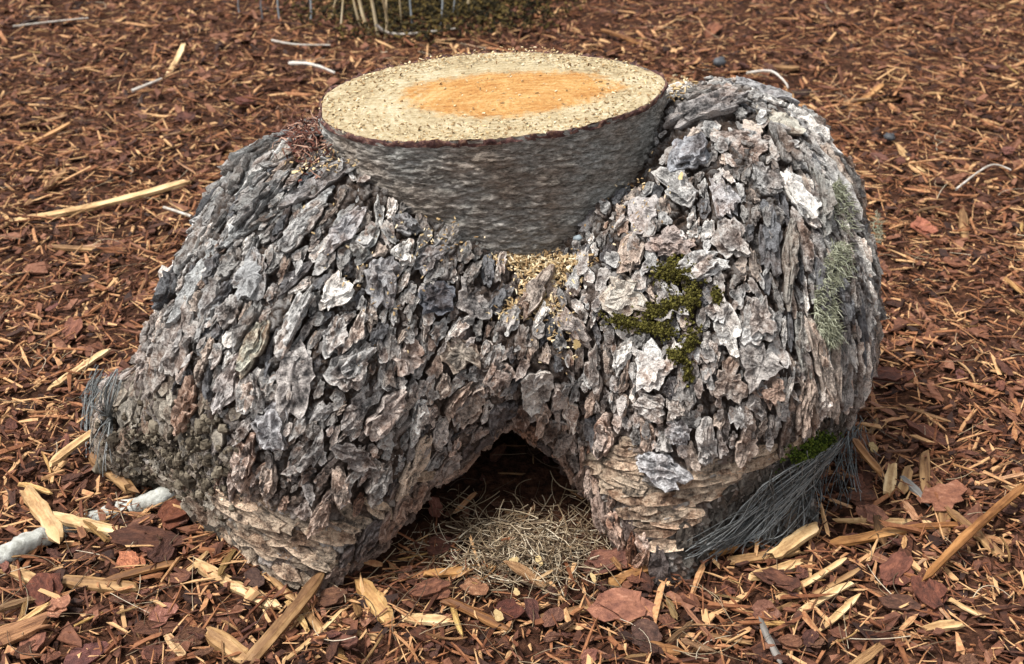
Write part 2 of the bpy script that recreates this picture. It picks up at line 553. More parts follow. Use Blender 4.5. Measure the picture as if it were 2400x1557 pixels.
def bark_relief(P):
    wr = sstep(-.02, .10, P[:, 0] + .05 * noise(P * 9, 77))
    warp = np.stack([fbm(P * 18, 3, 21), fbm(P * 18, 3, 31), fbm(P * 18, 3, 41)], -1) * .014
    Q = P + warp
    out = []
    for A, seed in ((AXL, 100), (AXR, 200)):
        f1, f2, cid = worley(stretched(Q, A, 44, 15), seed)
        g1, g2, gid = worley(stretched(Q, A, 110, 36), seed + 5)
        edge = sstep(.0, .15, f2 - f1)
        edge2 = sstep(.0, .25, g2 - g1)
        strip = fbm(stretched(Q, A, 60, 12), 3, seed + 9)
        h = edge * (.35 + .65 * cid) * .010 + edge2 * (.3 + .7 * gid) * .0045 + strip * .004
        # lamellae: flat terraces with steep steps
        t = fbm(stretched(Q, A, 30, 14), 3, seed + 13) * 3.2
        h += .0055 * (np.floor(t) + sstep(.78, 1.0, t - np.floor(t))) * .45
        out.append((h, edge * (.35 + .65 * edge2), .6 * cid + .4 * gid))
    h = out[0][0] * (1 - wr) + out[1][0] * wr
    e = out[0][1] * (1 - wr) + out[1][1] * wr
    r = np.where(wr > .5, out[1][2], out[0][2])
    # brick rows on the feet: short steps across the flow
    fz = foot_zone(P)
    A = flow_at(P)
    s = (P * A).sum(1)
    rows = s * 95 + .5 * fbm(P * 25, 2, 61)
    saw = rows - np.floor(rows)
    side = np.stack([P[:, 0] * 60 + np.floor(rows) * 7.7, P[:, 1] * 60, np.floor(rows) * 3.1], -1)
    b1, b2, bid = worley(side, 71)
    hb = .0065 * saw * sstep(0, .12, 1 - saw) + .0035 * sstep(0, .18, b2 - b1) * (.3 + .7 * bid)
    eb = sstep(0, .15, b2 - b1) * sstep(0.02, .25, saw)
    h = h * (1 - .85 * fz) + hb * fz
    e = e * (1 - fz) + eb * fz
    r = r * (1 - fz) + bid * fz
    h += .003 * fbm(P * 150, 2, 81)
    return h, e, r, fz

rel, edge, cellr, fz = bark_relief(SV)
# under the arch and near the ground the bark is bare reddish inner bark, stub and soil side is crumbly
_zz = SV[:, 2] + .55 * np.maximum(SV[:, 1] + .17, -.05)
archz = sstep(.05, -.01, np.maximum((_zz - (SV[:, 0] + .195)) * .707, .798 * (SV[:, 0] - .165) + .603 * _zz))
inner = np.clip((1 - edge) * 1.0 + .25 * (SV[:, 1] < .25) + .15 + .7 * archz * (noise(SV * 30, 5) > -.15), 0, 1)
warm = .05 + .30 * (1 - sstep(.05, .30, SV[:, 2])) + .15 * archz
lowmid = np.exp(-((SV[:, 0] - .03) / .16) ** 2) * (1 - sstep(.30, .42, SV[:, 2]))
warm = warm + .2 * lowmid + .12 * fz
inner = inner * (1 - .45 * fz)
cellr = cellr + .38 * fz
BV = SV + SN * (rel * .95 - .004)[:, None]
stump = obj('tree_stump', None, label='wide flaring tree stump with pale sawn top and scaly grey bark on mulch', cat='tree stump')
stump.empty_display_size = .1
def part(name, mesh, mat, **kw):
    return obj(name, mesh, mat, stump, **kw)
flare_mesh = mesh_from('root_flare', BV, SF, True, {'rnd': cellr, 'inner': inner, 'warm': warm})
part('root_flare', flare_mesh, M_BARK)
print('stump faces', len(SF))

# ------------------------------------------------------------------ trunk with the sawn face
TC = np.array([-.033, .142, 0.0])
TA, TB = .236, .158
def rim_r(th):
    return 1 + .035 * np.sin(2 * th + .6) + .022 * np.sin(3 * th + 1.9) + .012 * np.sin(5 * th + .4) + .006 * np.sin(11 * th)
def cut_z(x, y):
    return .566 + .012 * (x - TC[0]) / TA + .004 * (y - TC[1]) / TB
NT, NZ = 560, 150
th = np.linspace(0, 2 * math.pi, NT, endpoint=False)
tz = np.linspace(0, 1, NZ)
T, Zt = np.meshgrid(th, tz)
zr = 1 - Zt                                       # 1 at the top
rad = rim_r(T) * (1 - .05 * (1 - zr) + .02 * (1 - zr) ** 3)
px_, py_ = TC[0] + TA * rad * np.cos(T), TC[1] + TB * rad * np.sin(T)
zt = cut_z(px_, py_) * zr + .26 * (1 - zr)
PT = np.stack([px_, py_, zt], -1).reshape(-1, 3)
nrm = np.stack([np.cos(T) / TA, np.sin(T) / TB, 0 * T], -1).reshape(-1, 3)
nrm /= np.linalg.norm(nrm, axis=1, keepdims=True)
Qt = PT.copy(); Qt[:, 2] = PT[:, 2] * 2.6 + .25 * PT[:, 0]
dt = .0040 * fbm(Qt * 30, 3, 301, .7) + .0050 * (.5 - np.abs(fbm(Qt * np.array([42, 42, 60.0]), 3, 311, .65))) - .002
dt *= np.repeat(np.clip((1 - zr[:, 0]) * 14, 0, 1), NT)
PT = PT + nrm * dt[:, None]
ii = np.arange(NT * NZ).reshape(NZ, NT)
FT = np.stack([ii[1:], np.roll(ii[1:], -1, 1), np.roll(ii[:-1], -1, 1), ii[:-1]], -1).reshape(-1, 4)
trunk = part('trunk', mesh_from('trunk', PT, FT), M_TRUNK)

def wood_face_material(name):
    m, ns, ls, b = new_mat(name, .85, .2)
    tc = ns.new('ShaderNodeTexCoord')
    mp = ns.new('ShaderNodeMapping')
    mp.inputs['Location'].default_value = (-.02, -.137, -.57)
    mp.inputs['Scale'].default_value = (1, 1.35, .05)
    ls.new(tc.outputs['Object'], mp.inputs[0])
    w = ns.new('ShaderNodeTexWave'); w.wave_type = 'RINGS'; w.rings_direction = 'Z'
    w.inputs['Scale'].default_value = 26; w.inputs['Distortion'].default_value = 3.5
    w.inputs['Detail'].default_value = 3; w.inputs['Detail Scale'].default_value = 1.6
    ls.new(mp.outputs[0], w.inputs['Vector'])
    n = noise_node(ns, ls, 300, 5, .8)
    n2 = noise_node(ns, ls, 22, 5, .65)
    saw = noise_node(ns, ls, 60, 3, .6, stretch=(.35, 2.6, 1))
    v = math_n(ns, ls, 'ADD', math_n(ns, ls, 'MULTIPLY', n.outputs[0], .60), math_n(ns, ls, 'MULTIPLY', n2.outputs[0], .40))
    v = math_n(ns, ls, 'ADD', v, math_n(ns, ls, 'MULTIPLY', math_n(ns, ls, 'SUBTRACT', w.outputs[1], .5), .06))
    v = math_n(ns, ls, 'ADD', v, math_n(ns, ls, 'MULTIPLY', math_n(ns, ls, 'SUBTRACT', saw.outputs[0], .5), .35))
    sap = ramp(ns, [(.30, (.21, .155, .09)), (.42, (.40, .31, .18)), (.52, (.53, .435, .27)), (.68, (.68, .61, .45))]); ls.new(v, sap.inputs[0])
    hrt = ramp(ns, [(.30, (.29, .12, .034)), (.42, (.46, .22, .065)), (.54, (.56, .32, .115)), (.70, (.66, .48, .24))]); ls.new(v, hrt.inputs[0])
    hw = attr(ns, 'heart')
    n5 = noise_node(ns, ls, 70, 5, .7)
    f = math_n(ns, ls, 'ADD', hw, math_n(ns, ls, 'MULTIPLY', math_n(ns, ls, 'SUBTRACT', n5.outputs[0], .5), .95))
    mr = ns.new('ShaderNodeMapRange'); mr.inputs[1].default_value = .80; mr.inputs[2].default_value = 1.14; mr.interpolation_type = 'SMOOTHSTEP'
    ls.new(f, mr.inputs[0])
    c = mix(ns, ls, mr.outputs[0], hrt.outputs[0], sap.outputs[0])
    n6 = noise_node(ns, ls, 240, 2, .5)                   # grey bark dust and specks
    sp_ = ramp(ns, [(.64, (1, 1, 1)), (.76, (.50, .47, .42))]); ls.new(n6.outputs[0], sp_.inputs[0])
    c = mix(ns, ls, .8, c, sp_.outputs[0], 'MULTIPLY')
    ls.new(c, b.inputs['Base Color'])
    hsum = math_n(ns, ls, 'ADD', n.outputs[0], saw.outputs[0])
    bump(ns, ls, b, hsum, 1.0, .004)
    return m
M_FACE = wood_face_material('sawn_wood')

HC = (-.012, .142)                                   # heartwood centre
def heart_r(t):
    return (.148 + .012 * np.cos(t) + .008 * np.sin(2 * t + 1) + .005 * np.sin(5 * t) + .003 * np.sin(9 * t + 2)), .082 + .006 * np.sin(3 * t)
def face_ring(u):
    """u 0..1 from the heartwood edge to the rim"""
    hx, hy = heart_r(th)
    x0, y0 = HC[0] + hx * np.cos(th), HC[1] + hy * np.sin(th)
    r = rim_r(th)
    x1, y1 = TC[0] + TA * r * np.cos(th), TC[1] + TB * r * np.sin(th)
    return x0 + (x1 - x0) * u, y0 + (y1 - y0) * u
def face_h(x, y):
    p = np.stack([x, y, 0 * x], -1)
    q = p * np.array([30, 150, 1.0])
    return cut_z(x, y) + .0012 * fbm(p * 90, 3, 401) + .0008 * noise(q, 403) + .002 * noise(p * 9, 405)
rows = [face_ring(u) for u in np.linspace(0, 1, 46)]
X = np.array([r[0] for r in rows]); Y = np.array([r[1] for r in rows])
Zf = face_h(X, Y)
Zf[-1] -= .004; X[-1] = TC[0] + (X[-1] - TC[0]) * .993; Y[-1] = TC[1] + (Y[-1] - TC[1]) * .993
ii = np.arange(X.size).reshape(X.shape)
FF = np.stack([ii[:-1], ii[1:], np.roll(ii[1:], -1, 1), np.roll(ii[:-1], -1, 1)], -1).reshape(-1, 4)
face = part('cut_face', mesh_from('cut_face', np.stack([X, Y, Zf], -1).reshape(-1, 3), FF, True, {'heart': np.repeat(1 + 1.2 * np.linspace(0, 1, 46), NT)}), M_FACE, label='pale sawn top of the stump')
us = np.linspace(.02, 1, 34)
hx, hy = heart_r(th)
X = np.array([HC[0] + hx * np.cos(th) * u for u in us]); Y = np.array([HC[1] + hy * np.sin(th) * u for u in us])
Zf = face_h(X, Y)
FH = np.stack([ii[:33], ii[1:34], np.roll(ii[1:34], -1, 1), np.roll(ii[:33], -1, 1)], -1).reshape(-1, 4)
obj('heartwood', mesh_from('heartwood', np.stack([X, Y, Zf], -1).reshape(-1, 3), FH, True, {'heart': np.repeat(us, NT)}), M_FACE, face, label='orange heartwood in the middle of the sawn top')
# thin red-brown ring of inner bark round the rim
M_CAMB = simple_mat('inner_bark_ring', [(.3, (.030, .016, .016)), (.5, (.085, .040, .036)), (.72, (.26, .15, .10))], 140, None, .8, .2, 1, .003, 0)
cv = []
for k, (s, dz) in enumerate([(.986, -.003), (.994, .0022), (1.002, .0012), (1.006, -.003), (1.000, -.007)]):
    r = rim_r(th) * s
    x, y = TC[0] + TA * r * np.cos(th), TC[1] + TB * r * np.sin(th)
    j = fbm(np.stack([x * 60, y * 60, 0 * x + k], -1), 3, 411)
    cv.append(np.stack([x + .005 * j * np.cos(th), y + .005 * j * np.sin(th), cut_z(x, y) + dz + .005 * j - .0015], -1))
cv = np.array(cv); ii = np.arange(5 * NT).reshape(5, NT)
FC = np.stack([ii[:-1], ii[1:], np.roll(ii[1:], -1, 1), np.roll(ii[:-1], -1, 1)], -1).reshape(-1, 4)
part('inner_bark_ring', mesh_from('inner_bark_ring', cv.reshape(-1, 3), FC), M_CAMB)

# ------------------------------------------------------------------ bark plates: stacked ragged lamellae with curled edges
def plate_geo(seed, layers=3, nA=24, aspect=1.6, rho=(0, .35, .62, .82, .94, 1.0)):
    """unit plate: about 1 long in x and 1/aspect wide, stacked in z (in units of its length)"""
    r = np.random.default_rng(seed)
    t = np.linspace(0, 2 * math.pi, nA, endpoint=False)
    rho = np.array(rho)
    out = Soup(); rims = []
    cx = cy = 0.0
    for k in range(layers):
        s = .5 * (1 - .17 * k) * r.uniform(.92, 1.05)
        ph = r.uniform(0, 6.28, 5)
        o = 1 + .16 * np.sin(2 * t + ph[0]) + .12 * np.sin(3 * t + ph[1]) + .08 * np.sin(5 * t + ph[2]) + .07 * np.sin(8 * t + ph[3]) + r.normal(0, .07, nA)
        o = np.clip(o, .55, 1.45)
        cx += r.normal(0, .035) ; cy += r.normal(0, .03)
        base = .07 * k + r.uniform(0, .03)
        tx, ty = r.normal(0, .07, 2)
        dish = r.uniform(-.03, .075)
        V = []
        for q in rho:
            x = cx + s * o * q * np.cos(t) if q else np.full(nA, cx)
            y = cy + s * o * q * np.sin(t) / aspect if q else np.full(nA, cy)
            b = .040 * fbm(np.stack([x * 6, y * 9, np.full(nA, seed * 3.7 + k)], -1), 2, 500)
            b = b + .02 * np.round(2.2 * noise(np.stack([x * 3, y * 5, np.full(nA, seed * 1.3 + k)], -1), 510)) 
            z = base + b + dish * q * q + tx * x + ty * y
            V.append(np.stack([x, y, z], -1))
        e = V[-1].copy(); e[:, 2] -= .035; V.append(e)
        u = V[-1].copy(); u[:, :2] = np.array([cx, cy]) + (u[:, :2] - np.array([cx, cy])) * .8; u[:, 2] = base - .10; V.append(u)
        V = np.concatenate(V)
        ii = np.arange(nA * (len(rho) + 2)).reshape(-1, nA)
        F = np.stack([ii[:-1], ii[1:], np.roll(ii[1:], -1, 1), np.roll(ii[:-1], -1, 1)], -1).reshape(-1, 4)
        out.add(V, F, float(r.uniform(0, .25) + .12 * k))
        rims.append(np.repeat(np.concatenate([sstep(.75, 1.0, rho), [.8, -.8]]), nA))
    return np.concatenate(out.V), np.concatenate(out.F[4]), np.concatenate(out.A), np.concatenate(rims)

K = 1.0084                                             # the coordinates below were read off a slightly reduced view
def stump_hit(px, py):
    d = ray(px, py)
    h = BVHS.ray_cast(Vector(CAM), Vector(d))
    return None if h[0] is None else (np.array(h[0]), np.array(h[1]), h[3])

def image_dir(px, py, ang, P, N):
    """direction on the surface that runs at ang degrees in the photograph (0 right, 90 down)"""
    v = CR * math.cos(math.radians(ang)) - CU * math.sin(math.radians(ang))
    d = v - N * (v @ N) / 1.0
    r = ray(px, py)
    d = v - r * ((v @ N) / (r @ N))
    return d / np.linalg.norm(d)

hero_plates = [  # x, y, length, width, angle, tint
    (685, 885, 150, 88, 105, (1.15, 1.08, 1.05)), (815, 855, 120, 62, 125, (1.1, 1.1, 1.1)), (940, 830, 85, 72, 120, (1.1, 1.0, .95)),
    (890, 955, 130, 62, 128, (1.15, 1.05, 1.0)), (885, 650, 125, 100, 115, (.75, .77, .82)), (1010, 690, 95, 70, 150, (.30, .32, .38)),
    (1100, 695, 95, 60, 60, (1.05, 1.0, .98)), (690, 740, 140, 52, 118, (1.25, 1.25, 1.25)), (775, 780, 85, 62, 110, (1.2, 1.2, 1.2)),
    (1070, 815, 100, 72, 30, (1.0, .88, .75)), (955, 1080, 120, 60, 120, (1.2, .95, .75)), (820, 1055, 85, 50, 20, (.45, .44, .45)),
    (640, 995, 115, 82, 80, (1.05, 1.05, 1.1)), (540, 885, 130, 45, 115, (1.15, 1.1, 1.1)), (595, 810, 110, 45, 115, (1.1, 1.1, .95)),
    (1560, 570, 110, 66, 0, (.95, .82, .78)), (1625, 620, 120, 58, -15, (1.3, 1.3, 1.3)), (1455, 690, 105, 95, 20, (1.2, 1.15, 1.05)),
    (1520, 855, 110, 85, 80, (1.45, 1.45, 1.45)), (1500, 795, 70, 60, 70, (.65, .66, .75)), (1755, 750, 95, 75, 80, (1.15, 1.15, 1.15)),
    (1760, 845, 90, 80, 90, (1.0, .95, .92)), (1720, 345, 115, 62, 10, (1.35, 1.35, 1.35)), (1805, 290, 75, 68, 30, (1.1, 1.1, 1.0)),
    (1615, 365, 95, 72, 100, (.85, .9, 1.0)), (1690, 885, 85, 70, 95, (1.05, 1.0, .95)), (1785, 900, 70, 62, 85, (.8, .6, .5)),
    (1640, 1030, 100, 50, 88, (1.1, 1.05, 1.02)), (1530, 1080, 85, 52, 15, (1.1, 1.1, 1.15)), (1568, 948, 48, 34, 85, (1.3, 1.25, 1.2)),
    (1240, 895, 90, 70, 70, (1.2, 1.15, 1.1)), (1160, 860, 75, 60, 100, (.95, .85, .8)), (1520, 940, 80, 55, 20, (1.15, 1.15, 1.15)),
    (1580, 1000, 60, 50, 60, (1.0, 1.0, 1.05)), (1330, 760, 80, 60, 40, (1.05, .95, .9)), (590, 650, 110, 60, 118, (.8, .82, .85)),
    (500, 700, 120, 42, 112, (.8, .82, .84)), (600, 500, 160, 36, 132, (.85, .88, .9)), (740, 440, 130, 34, 140, (.7, .7, .72)),
    (700, 540, 130, 40, 130, (1.05, 1.05, 1.05)), (800, 540, 120, 44, 128, (.95, .95, 1.0)), (480, 540, 150, 40, 120, (.7, .74, .76)),
    (840, 570, 90, 64, 125, (.85, .9, .9)), (940, 530, 80, 50, 30, (.6, .62, .66)), (1000, 600, 95, 60, 150, (.75, .75, .78)),
    (420, 800, 120, 80, 110, (.95, .95, .95)), (380, 850, 90, 60, 100, (.8, .78, .76)), (470, 640, 120, 38, 115, (.9, .93, .95)),
    (1860, 820, 150, 26, 84, (1.0, 1.0, .95)), (1830, 600, 170, 28, 92, (.7, .68, .64)), (1700, 560, 100, 60, 70, (1.1, 1.1, 1.1)),
    (1590, 450, 100, 62, 40, (1.2, 1.2, 1.2)), (1500, 500, 90, 60, 140, (1.1, 1.05, 1.05)), (1680, 460, 110, 60, 60, (1.05, 1.05, 1.1)),
    (1660, 260, 110, 45, 165, (.75, .72, .72)), (1770, 220, 100, 50, 20, (.75, .75, .78)), (1900, 470, 130, 34, 80, (.6, .6, .58)),
]

seeds = []                                             # P, N, D, W, lu, lv, zone, tint
grid = {}
def cell_key(P): return tuple(int(math.floor(v / .06)) for v in P)
def near(P):
    c = cell_key(P)
    for dx in (-1, 0, 1):
        for dy in (-1, 0, 1):
            for dz in (-1, 0, 1):
                yield from grid.get((c[0] + dx, c[1] + dy, c[2] + dz), ())
def add_seed(P, N, D, lu, lv, zone, tint, force=False, pack=.80):
    N = N / np.linalg.norm(N)
    D = D - N * (D @ N); D = D / np.linalg.norm(D)
    W = np.cross(N, D)
    if not force:
        for j in near(P):
            q = seeds[j]
            d = q[0] - P
            if abs(d[0]) > .08 or abs(d[1]) > .08 or abs(d[2]) > .08: continue
            m1 = math.hypot((d @ D) / (.5 * (lu + q[4])), (d @ W) / (.5 * (lv + q[5])))
            m2 = math.hypot((d @ q[2]) / (.5 * (lu + q[4])), (d @ q[3]) / (.5 * (lv + q[5])))
            if min(m1, m2) < pack: return False
    grid.setdefault(cell_key(P), []).append(len(seeds))
    seeds.append((P, N, D, W, lu, lv, zone, tint))
    return True

for k, (x, y, l, w, ang, tint) in enumerate(hero_plates):
    x, y = x * K, y * K
    hit = stump_hit(x, y)
    if hit is None: continue
    P, N, dist = hit
    D = image_dir(x, y, ang, P, N)
    mpp = dist / FPX
    fs = 1 / max(.45, abs(ray(x, y) @ N)) ** .5
    add_seed(P, N, D, l * mpp * fs, w * mpp * fs, 'hero', tint, pack=.72)

FCEN = SV[SF].mean(1)
FNRM = SN[SF].mean(1)
cand = rng.permutation(len(FCEN))[:30000]
vis = (CAM - FCEN[cand]); vis /= np.linalg.norm(vis, axis=1, keepdims=True)
facing = (vis * FNRM[cand]).sum(1)
cpx, cpy = project(FCEN[cand]); cpx /= K; cpy /= K
fzc = foot_zone(FCEN[cand])
tr = FCEN[cand] - TC
in_trunk = ((tr[:, 0] / TA) ** 2 + (tr[:, 1] / TB) ** 2 < 1.0)
jitter = rng.normal(0, .20, (len(cand), 3))
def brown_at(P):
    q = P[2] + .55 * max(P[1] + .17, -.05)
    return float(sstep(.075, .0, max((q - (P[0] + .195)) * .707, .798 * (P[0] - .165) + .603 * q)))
U = rng.random((len(cand), 4))
for j, fi in enumerate(cand):
    P, N = FCEN[fi], FNRM[fi]
    x, y = cpx[j], cpy[j]
    if P[2] < .008 or in_trunk[j] or facing[j] < -.35: continue
    if P[2] > .47 and (tr[j, 0] / TA) ** 2 + (tr[j, 1] / TB) ** 2 < 1.5: continue
    if (x - 1250) ** 2 / 95 ** 2 + (y - 640) ** 2 / 55 ** 2 < 1: continue
    netz = y > 1015 + (1870 - x) * .75 and x > 1585
    u = U[j]
    if ((x - 1090) / 120) ** 2 + ((y - 525) / 70) ** 2 < 1 and u[3] < .7: continue
    br = brown_at(P)
    stub = x < 520 + 90 * (u[1] - .5) and y > 880 + (x - 330) * .35 + 90 * (u[0] - .5) and P[1] < .25
    zone = 'plate'
    if netz:
        lu = .012 + .016 * u[0]; lv = lu * (.4 + .4 * u[1]); zone = 'stub'
    elif stub:
        if u[3] < .4: continue
        lu = .014 + .016 * u[0]; lv = lu * (.5 + .4 * u[1]); zone = 'stub'
    elif fzc[j] > .45 and br < .5:
        lu = .0095 + .002 * u[0]; lv = .020 + .024 * u[1]; zone = 'brick'
        row = float(P @ flow_at(P[None])[0]) * 88
        if abs(row - math.floor(row) - .5) > .13: continue
    elif br > .5:
        lu = .026 + .030 * u[0]; lv = .012 + .010 * u[1]; zone = 'brown'
    elif x > 1790 and y > 370:
        lu = .055 + .06 * u[0]; lv = .011 + .010 * u[1]
    elif x < 900 and y < 540:
        lu = .055 + .050 * u[0]; lv = .016 + .013 * u[1]
    elif x > 1500 and y < 420:
        lu = .030 + .026 * u[0]; lv = .018 + .014 * u[1]
    elif y > 960:
        lu = .026 + .034 * u[0]; lv = .012 + .014 * u[1]
    elif 1020 < x < 1430 and y < 640:
        lu = .020 + .025 * u[0]; lv = .014 + .012 * u[1]
    else:
        lu = .034 + .050 * u[0]; lv = .017 + .019 * u[1]
    if zone == 'plate' and u[2] < .40: lu *= .48; lv *= .52
    elif zone == 'plate' and u[2] > .85: lu *= 1.35; lv *= 1.5
    t = rng.random()
    tint = (1, 1, 1)
    if t < .13: tint = (.34, .35, .38)
    elif t < .36: tint = (1.7, 1.68, 1.64)
    elif t < .52: tint = (1.10, .95, .84)
    elif t < .72: tint = (.62, .61, .60)
    tint = np.array(tint)
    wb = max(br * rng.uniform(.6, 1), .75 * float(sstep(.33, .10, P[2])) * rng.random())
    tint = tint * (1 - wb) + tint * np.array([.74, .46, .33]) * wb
    if zone == 'brick': tint = np.array([1.2, .97, .75]) * rng.uniform(.5, 1.3)
    if zone == 'stub': tint = (np.array([.34, .32, .29]) if netz else np.array([.70, .64, .55])) * rng.uniform(.6, 1.25)
    if x < 900 and y < 520: tint = tint * np.array([.80, .83, .85])
    add_seed(P, N, flow_at(P[None])[0] + jitter[j] * (.4 if zone == 'brick' else 1), lu, lv, zone, tint)

# each plate grows until it meets its neighbours, leaving a dark fissure between them
def build_plate(i):
    P, N, D, W, lu, lv, zone, tint = seeds[i]
    small = zone in ('brick', 'stub')
    nA = 12 if small else 30
    th_ = np.linspace(0, 2 * math.pi, nA, endpoint=False)
    c, s_ = np.cos(th_), np.sin(th_)
    r = np.full(nA, 1.55 if not small else 2.0)
    a, b = lu / 2, lv / 2
    for j in near(P):
        if j == i: continue
        Q = seeds[j]
        d = Q[0] - P
        if d @ d > (.75 * (lu + Q[4])) ** 2 or Q[1] @ N < .1: continue
        q = np.array([(d @ D) / a, (d @ W) / b]); m = math.hypot(*q)
        if m < 1e-3: continue
        f = 1 / (1 + math.sqrt(Q[4] * Q[5] / (lu * lv)))
        cs = (c * q[0] + s_ * q[1]) / m
        lim = np.where(cs > .05, f * m / np.maximum(cs, .05), 9)
        r = np.minimum(r, lim)
    gside = rng.uniform(.0002, .0036)
    g = rng.uniform(.0002, .0014) if not small else .0005
    r = np.maximum(r - (g + (0 if small else gside) * np.abs(s_)) / math.sqrt(a * b), .30)
    r = (np.roll(r, 1) + 6 * r + np.roll(r, -1)) / 8
    r = r * (1 + (0 if small else .09) * np.sin(3 * th_ + rng.uniform(0, 6)) + .07 * np.sin(5 * th_ + rng.uniform(0, 6)) + .05 * np.sin(9 * th_ + rng.uniform(0, 6)) + rng.normal(0, .085, nA))
    sc = min(1.0, math.sqrt(lu * lv) / .036)
    h = sc * rng.uniform(.005, .0125)
    if zone == 'brick': h = rng.uniform(.002, .0055)
    UV, Z, A, R, I, F, PN, AM, base = [], [], [], [], [], [], [], [], 0
    tx, ty = rng.uniform(-.04, .16), rng.normal(0, .10)
    nl = 1 if small else int(rng.choice([1, 2, 3, 3, 4]))
    off = np.zeros(2); r0 = float(rng.uniform(0, 1)); ph = rng.uniform(0, 50)
    if zone == 'brick': tx = .28
    for k in range(nl):
        if k == 0:
            rr = r; rings = [(.90, -.004, 0, 1.0), (.93, .45 * h, 0, .75), (1.0, .72 * h, .3, .25), (1.0, h, 1, 0), (.90, h, .5, 0), (.72, h, 0, 0), (.46, h, 0, 0), (.12, h, 0, 0)]
            if small: rings = [(1.0, -.003, 0, 1), (1.0, h, .6, 0), (.6, h, 0, 0), (.1, h, 0, 0)]
            hk = 0
        else:
            sk = rng.uniform(.60, .88) * (.86 ** (k - 1))
            off = off + rng.normal(0, .10, 2)
            rr = r * sk * (1 + .13 * np.sin(2 * th_ + rng.uniform(0, 6)) + .11 * np.sin(3 * th_ + rng.uniform(0, 6)) + .06 * np.sin(7 * th_ + rng.uniform(0, 6)) + rng.normal(0, .06, nA))
            hk = sc * (.0024 + .0018 * rng.random()) * k
            rings = [(.93, h - .003, 0, .6), (1.0, h - .0008 * sc, .5, .1), (1.0, h, 1, 0), (.84, h, .3, 0), (.5, h, 0, 0), (.1, h, 0, 0)]
        n0 = base
        rk = rng.uniform(0, .22)
        curl = rng.uniform(-.0005, .0035) * sc
        for (q, z, rim, inn) in rings:
            u = rr * q * c + off[0]; v = rr * q * s_ + off[1]
            UV.append(np.stack([u * a, v * b], -1))
            top = z >= h - 1e-9
            zz = np.full(nA, z + (hk if top else hk * .9))
            pn = np.stack([u * a * 55 + ph, v * b * 95, np.full(nA, k * 3.3)], -1)
            PN.append(pn); AM.append(np.full(nA, sc * (1.0 if top else .25)))
            if top: zz = zz + curl * q * q
            zz = zz + (tx * u * a + ty * v * b) * (1 if top else .6)
            Z.append(zz); A.append(np.full(nA, r0 + rk)); R.append(np.full(nA, rim)); I.append(np.full(nA, inn))
            base += nA
        m = len(rings)
        ii = n0 + np.arange(m * nA).reshape(m, nA)
        F.append(np.stack([ii[:-1], np.roll(ii[:-1], -1, 1), np.roll(ii[1:], -1, 1), ii[1:]], -1).reshape(-1, 4))
        F.append(np.stack([ii[-1][:nA // 2], np.roll(ii[-1], -1)[:nA // 2], ii[-1][::-1][:nA // 2] * 0 + ii[-1][(nA - 2 - np.arange(nA // 2)) % nA], ii[-1][(nA - 1 - np.arange(nA // 2)) % nA]], -1)[:nA // 2 - 1])
    UV = np.concatenate(UV)
    return P + UV[:, :1] * D + UV[:, 1:] * W, np.concatenate(Z), np.concatenate(A) % 1.0, np.concatenate(R), np.concatenate(I), np.concatenate(F), np.concatenate(PN), np.concatenate(AM)

built = [build_plate(i) for i in range(len(seeds))]
VV = np.concatenate([b_[0] for b_ in built]); ZZ = np.concatenate([b_[1] for b_ in built])
PN = np.concatenate([b_[6] for b_ in built]); AM = np.concatenate([b_[7] for b_ in built])
ZZ = ZZ + AM * (.0058 * fbm(PN, 2, 700) + .0036 * np.round(2.2 * noise(PN * .6 + 9, 710)) + .0022 * noise(PN * 3.1, 720))
for _ in range(2):
    g_ = sdf_grad(VV, .004)
    VV = VV - g_ * sdf(VV)[:, None]
VV = VV + sdf_grad(VV, .012) * (ZZ + .001)[:, None]
ofs = np.cumsum([0] + [len(b_[0]) for b_ in built])
show = np.array([(s_[4] * s_[5] * max(.08, float((CAM - s_[0]) @ s_[1]) / np.linalg.norm(CAM - s_[0]))) * (0 if s_[6] in ('brick', 'stub') else 1) for s_ in seeds])
order = np.argsort(-show)
rest = {'bark_flakes': [], 'bark_scales': []}
for rank, i in enumerate(order):
    i = int(i)
    V = VV[ofs[i]:ofs[i + 1]]; _, _, A, R, I, F, _, _ = built[i]
    P, _, _, _, lu, lv, zone, tint = seeds[i]
    if rank < 298:
        nm = 'bark_strip' if lu / lv > 2.6 else 'bark_plate'
        o = part(nm, mesh_from(nm, V - P, F, False, {'rnd': A, 'rim': R, 'inner': I}), M_PLATE)
        o.location = P
        o.color = (*[float(v) for v in tint], 1)
        if zone == 'hero':
            lum = sum(tint) / 3
            if lum > 1.4: o['label'] = 'near white bark plate below the moss'
            elif lum < .4: o['label'] = 'blue black bark plate left of the sawdust ledge'
    else:
        rest['bark_scales' if zone in ('brick', 'stub') else 'bark_flakes'].append((V, F, A, R, I, tint))
LOWP = [plate_geo(3000 + k, layers=2, nA=14, aspect=[1.5, 2.2, 3.0][k % 3], rho=(0, .6, 1.0)) for k in range(24)]
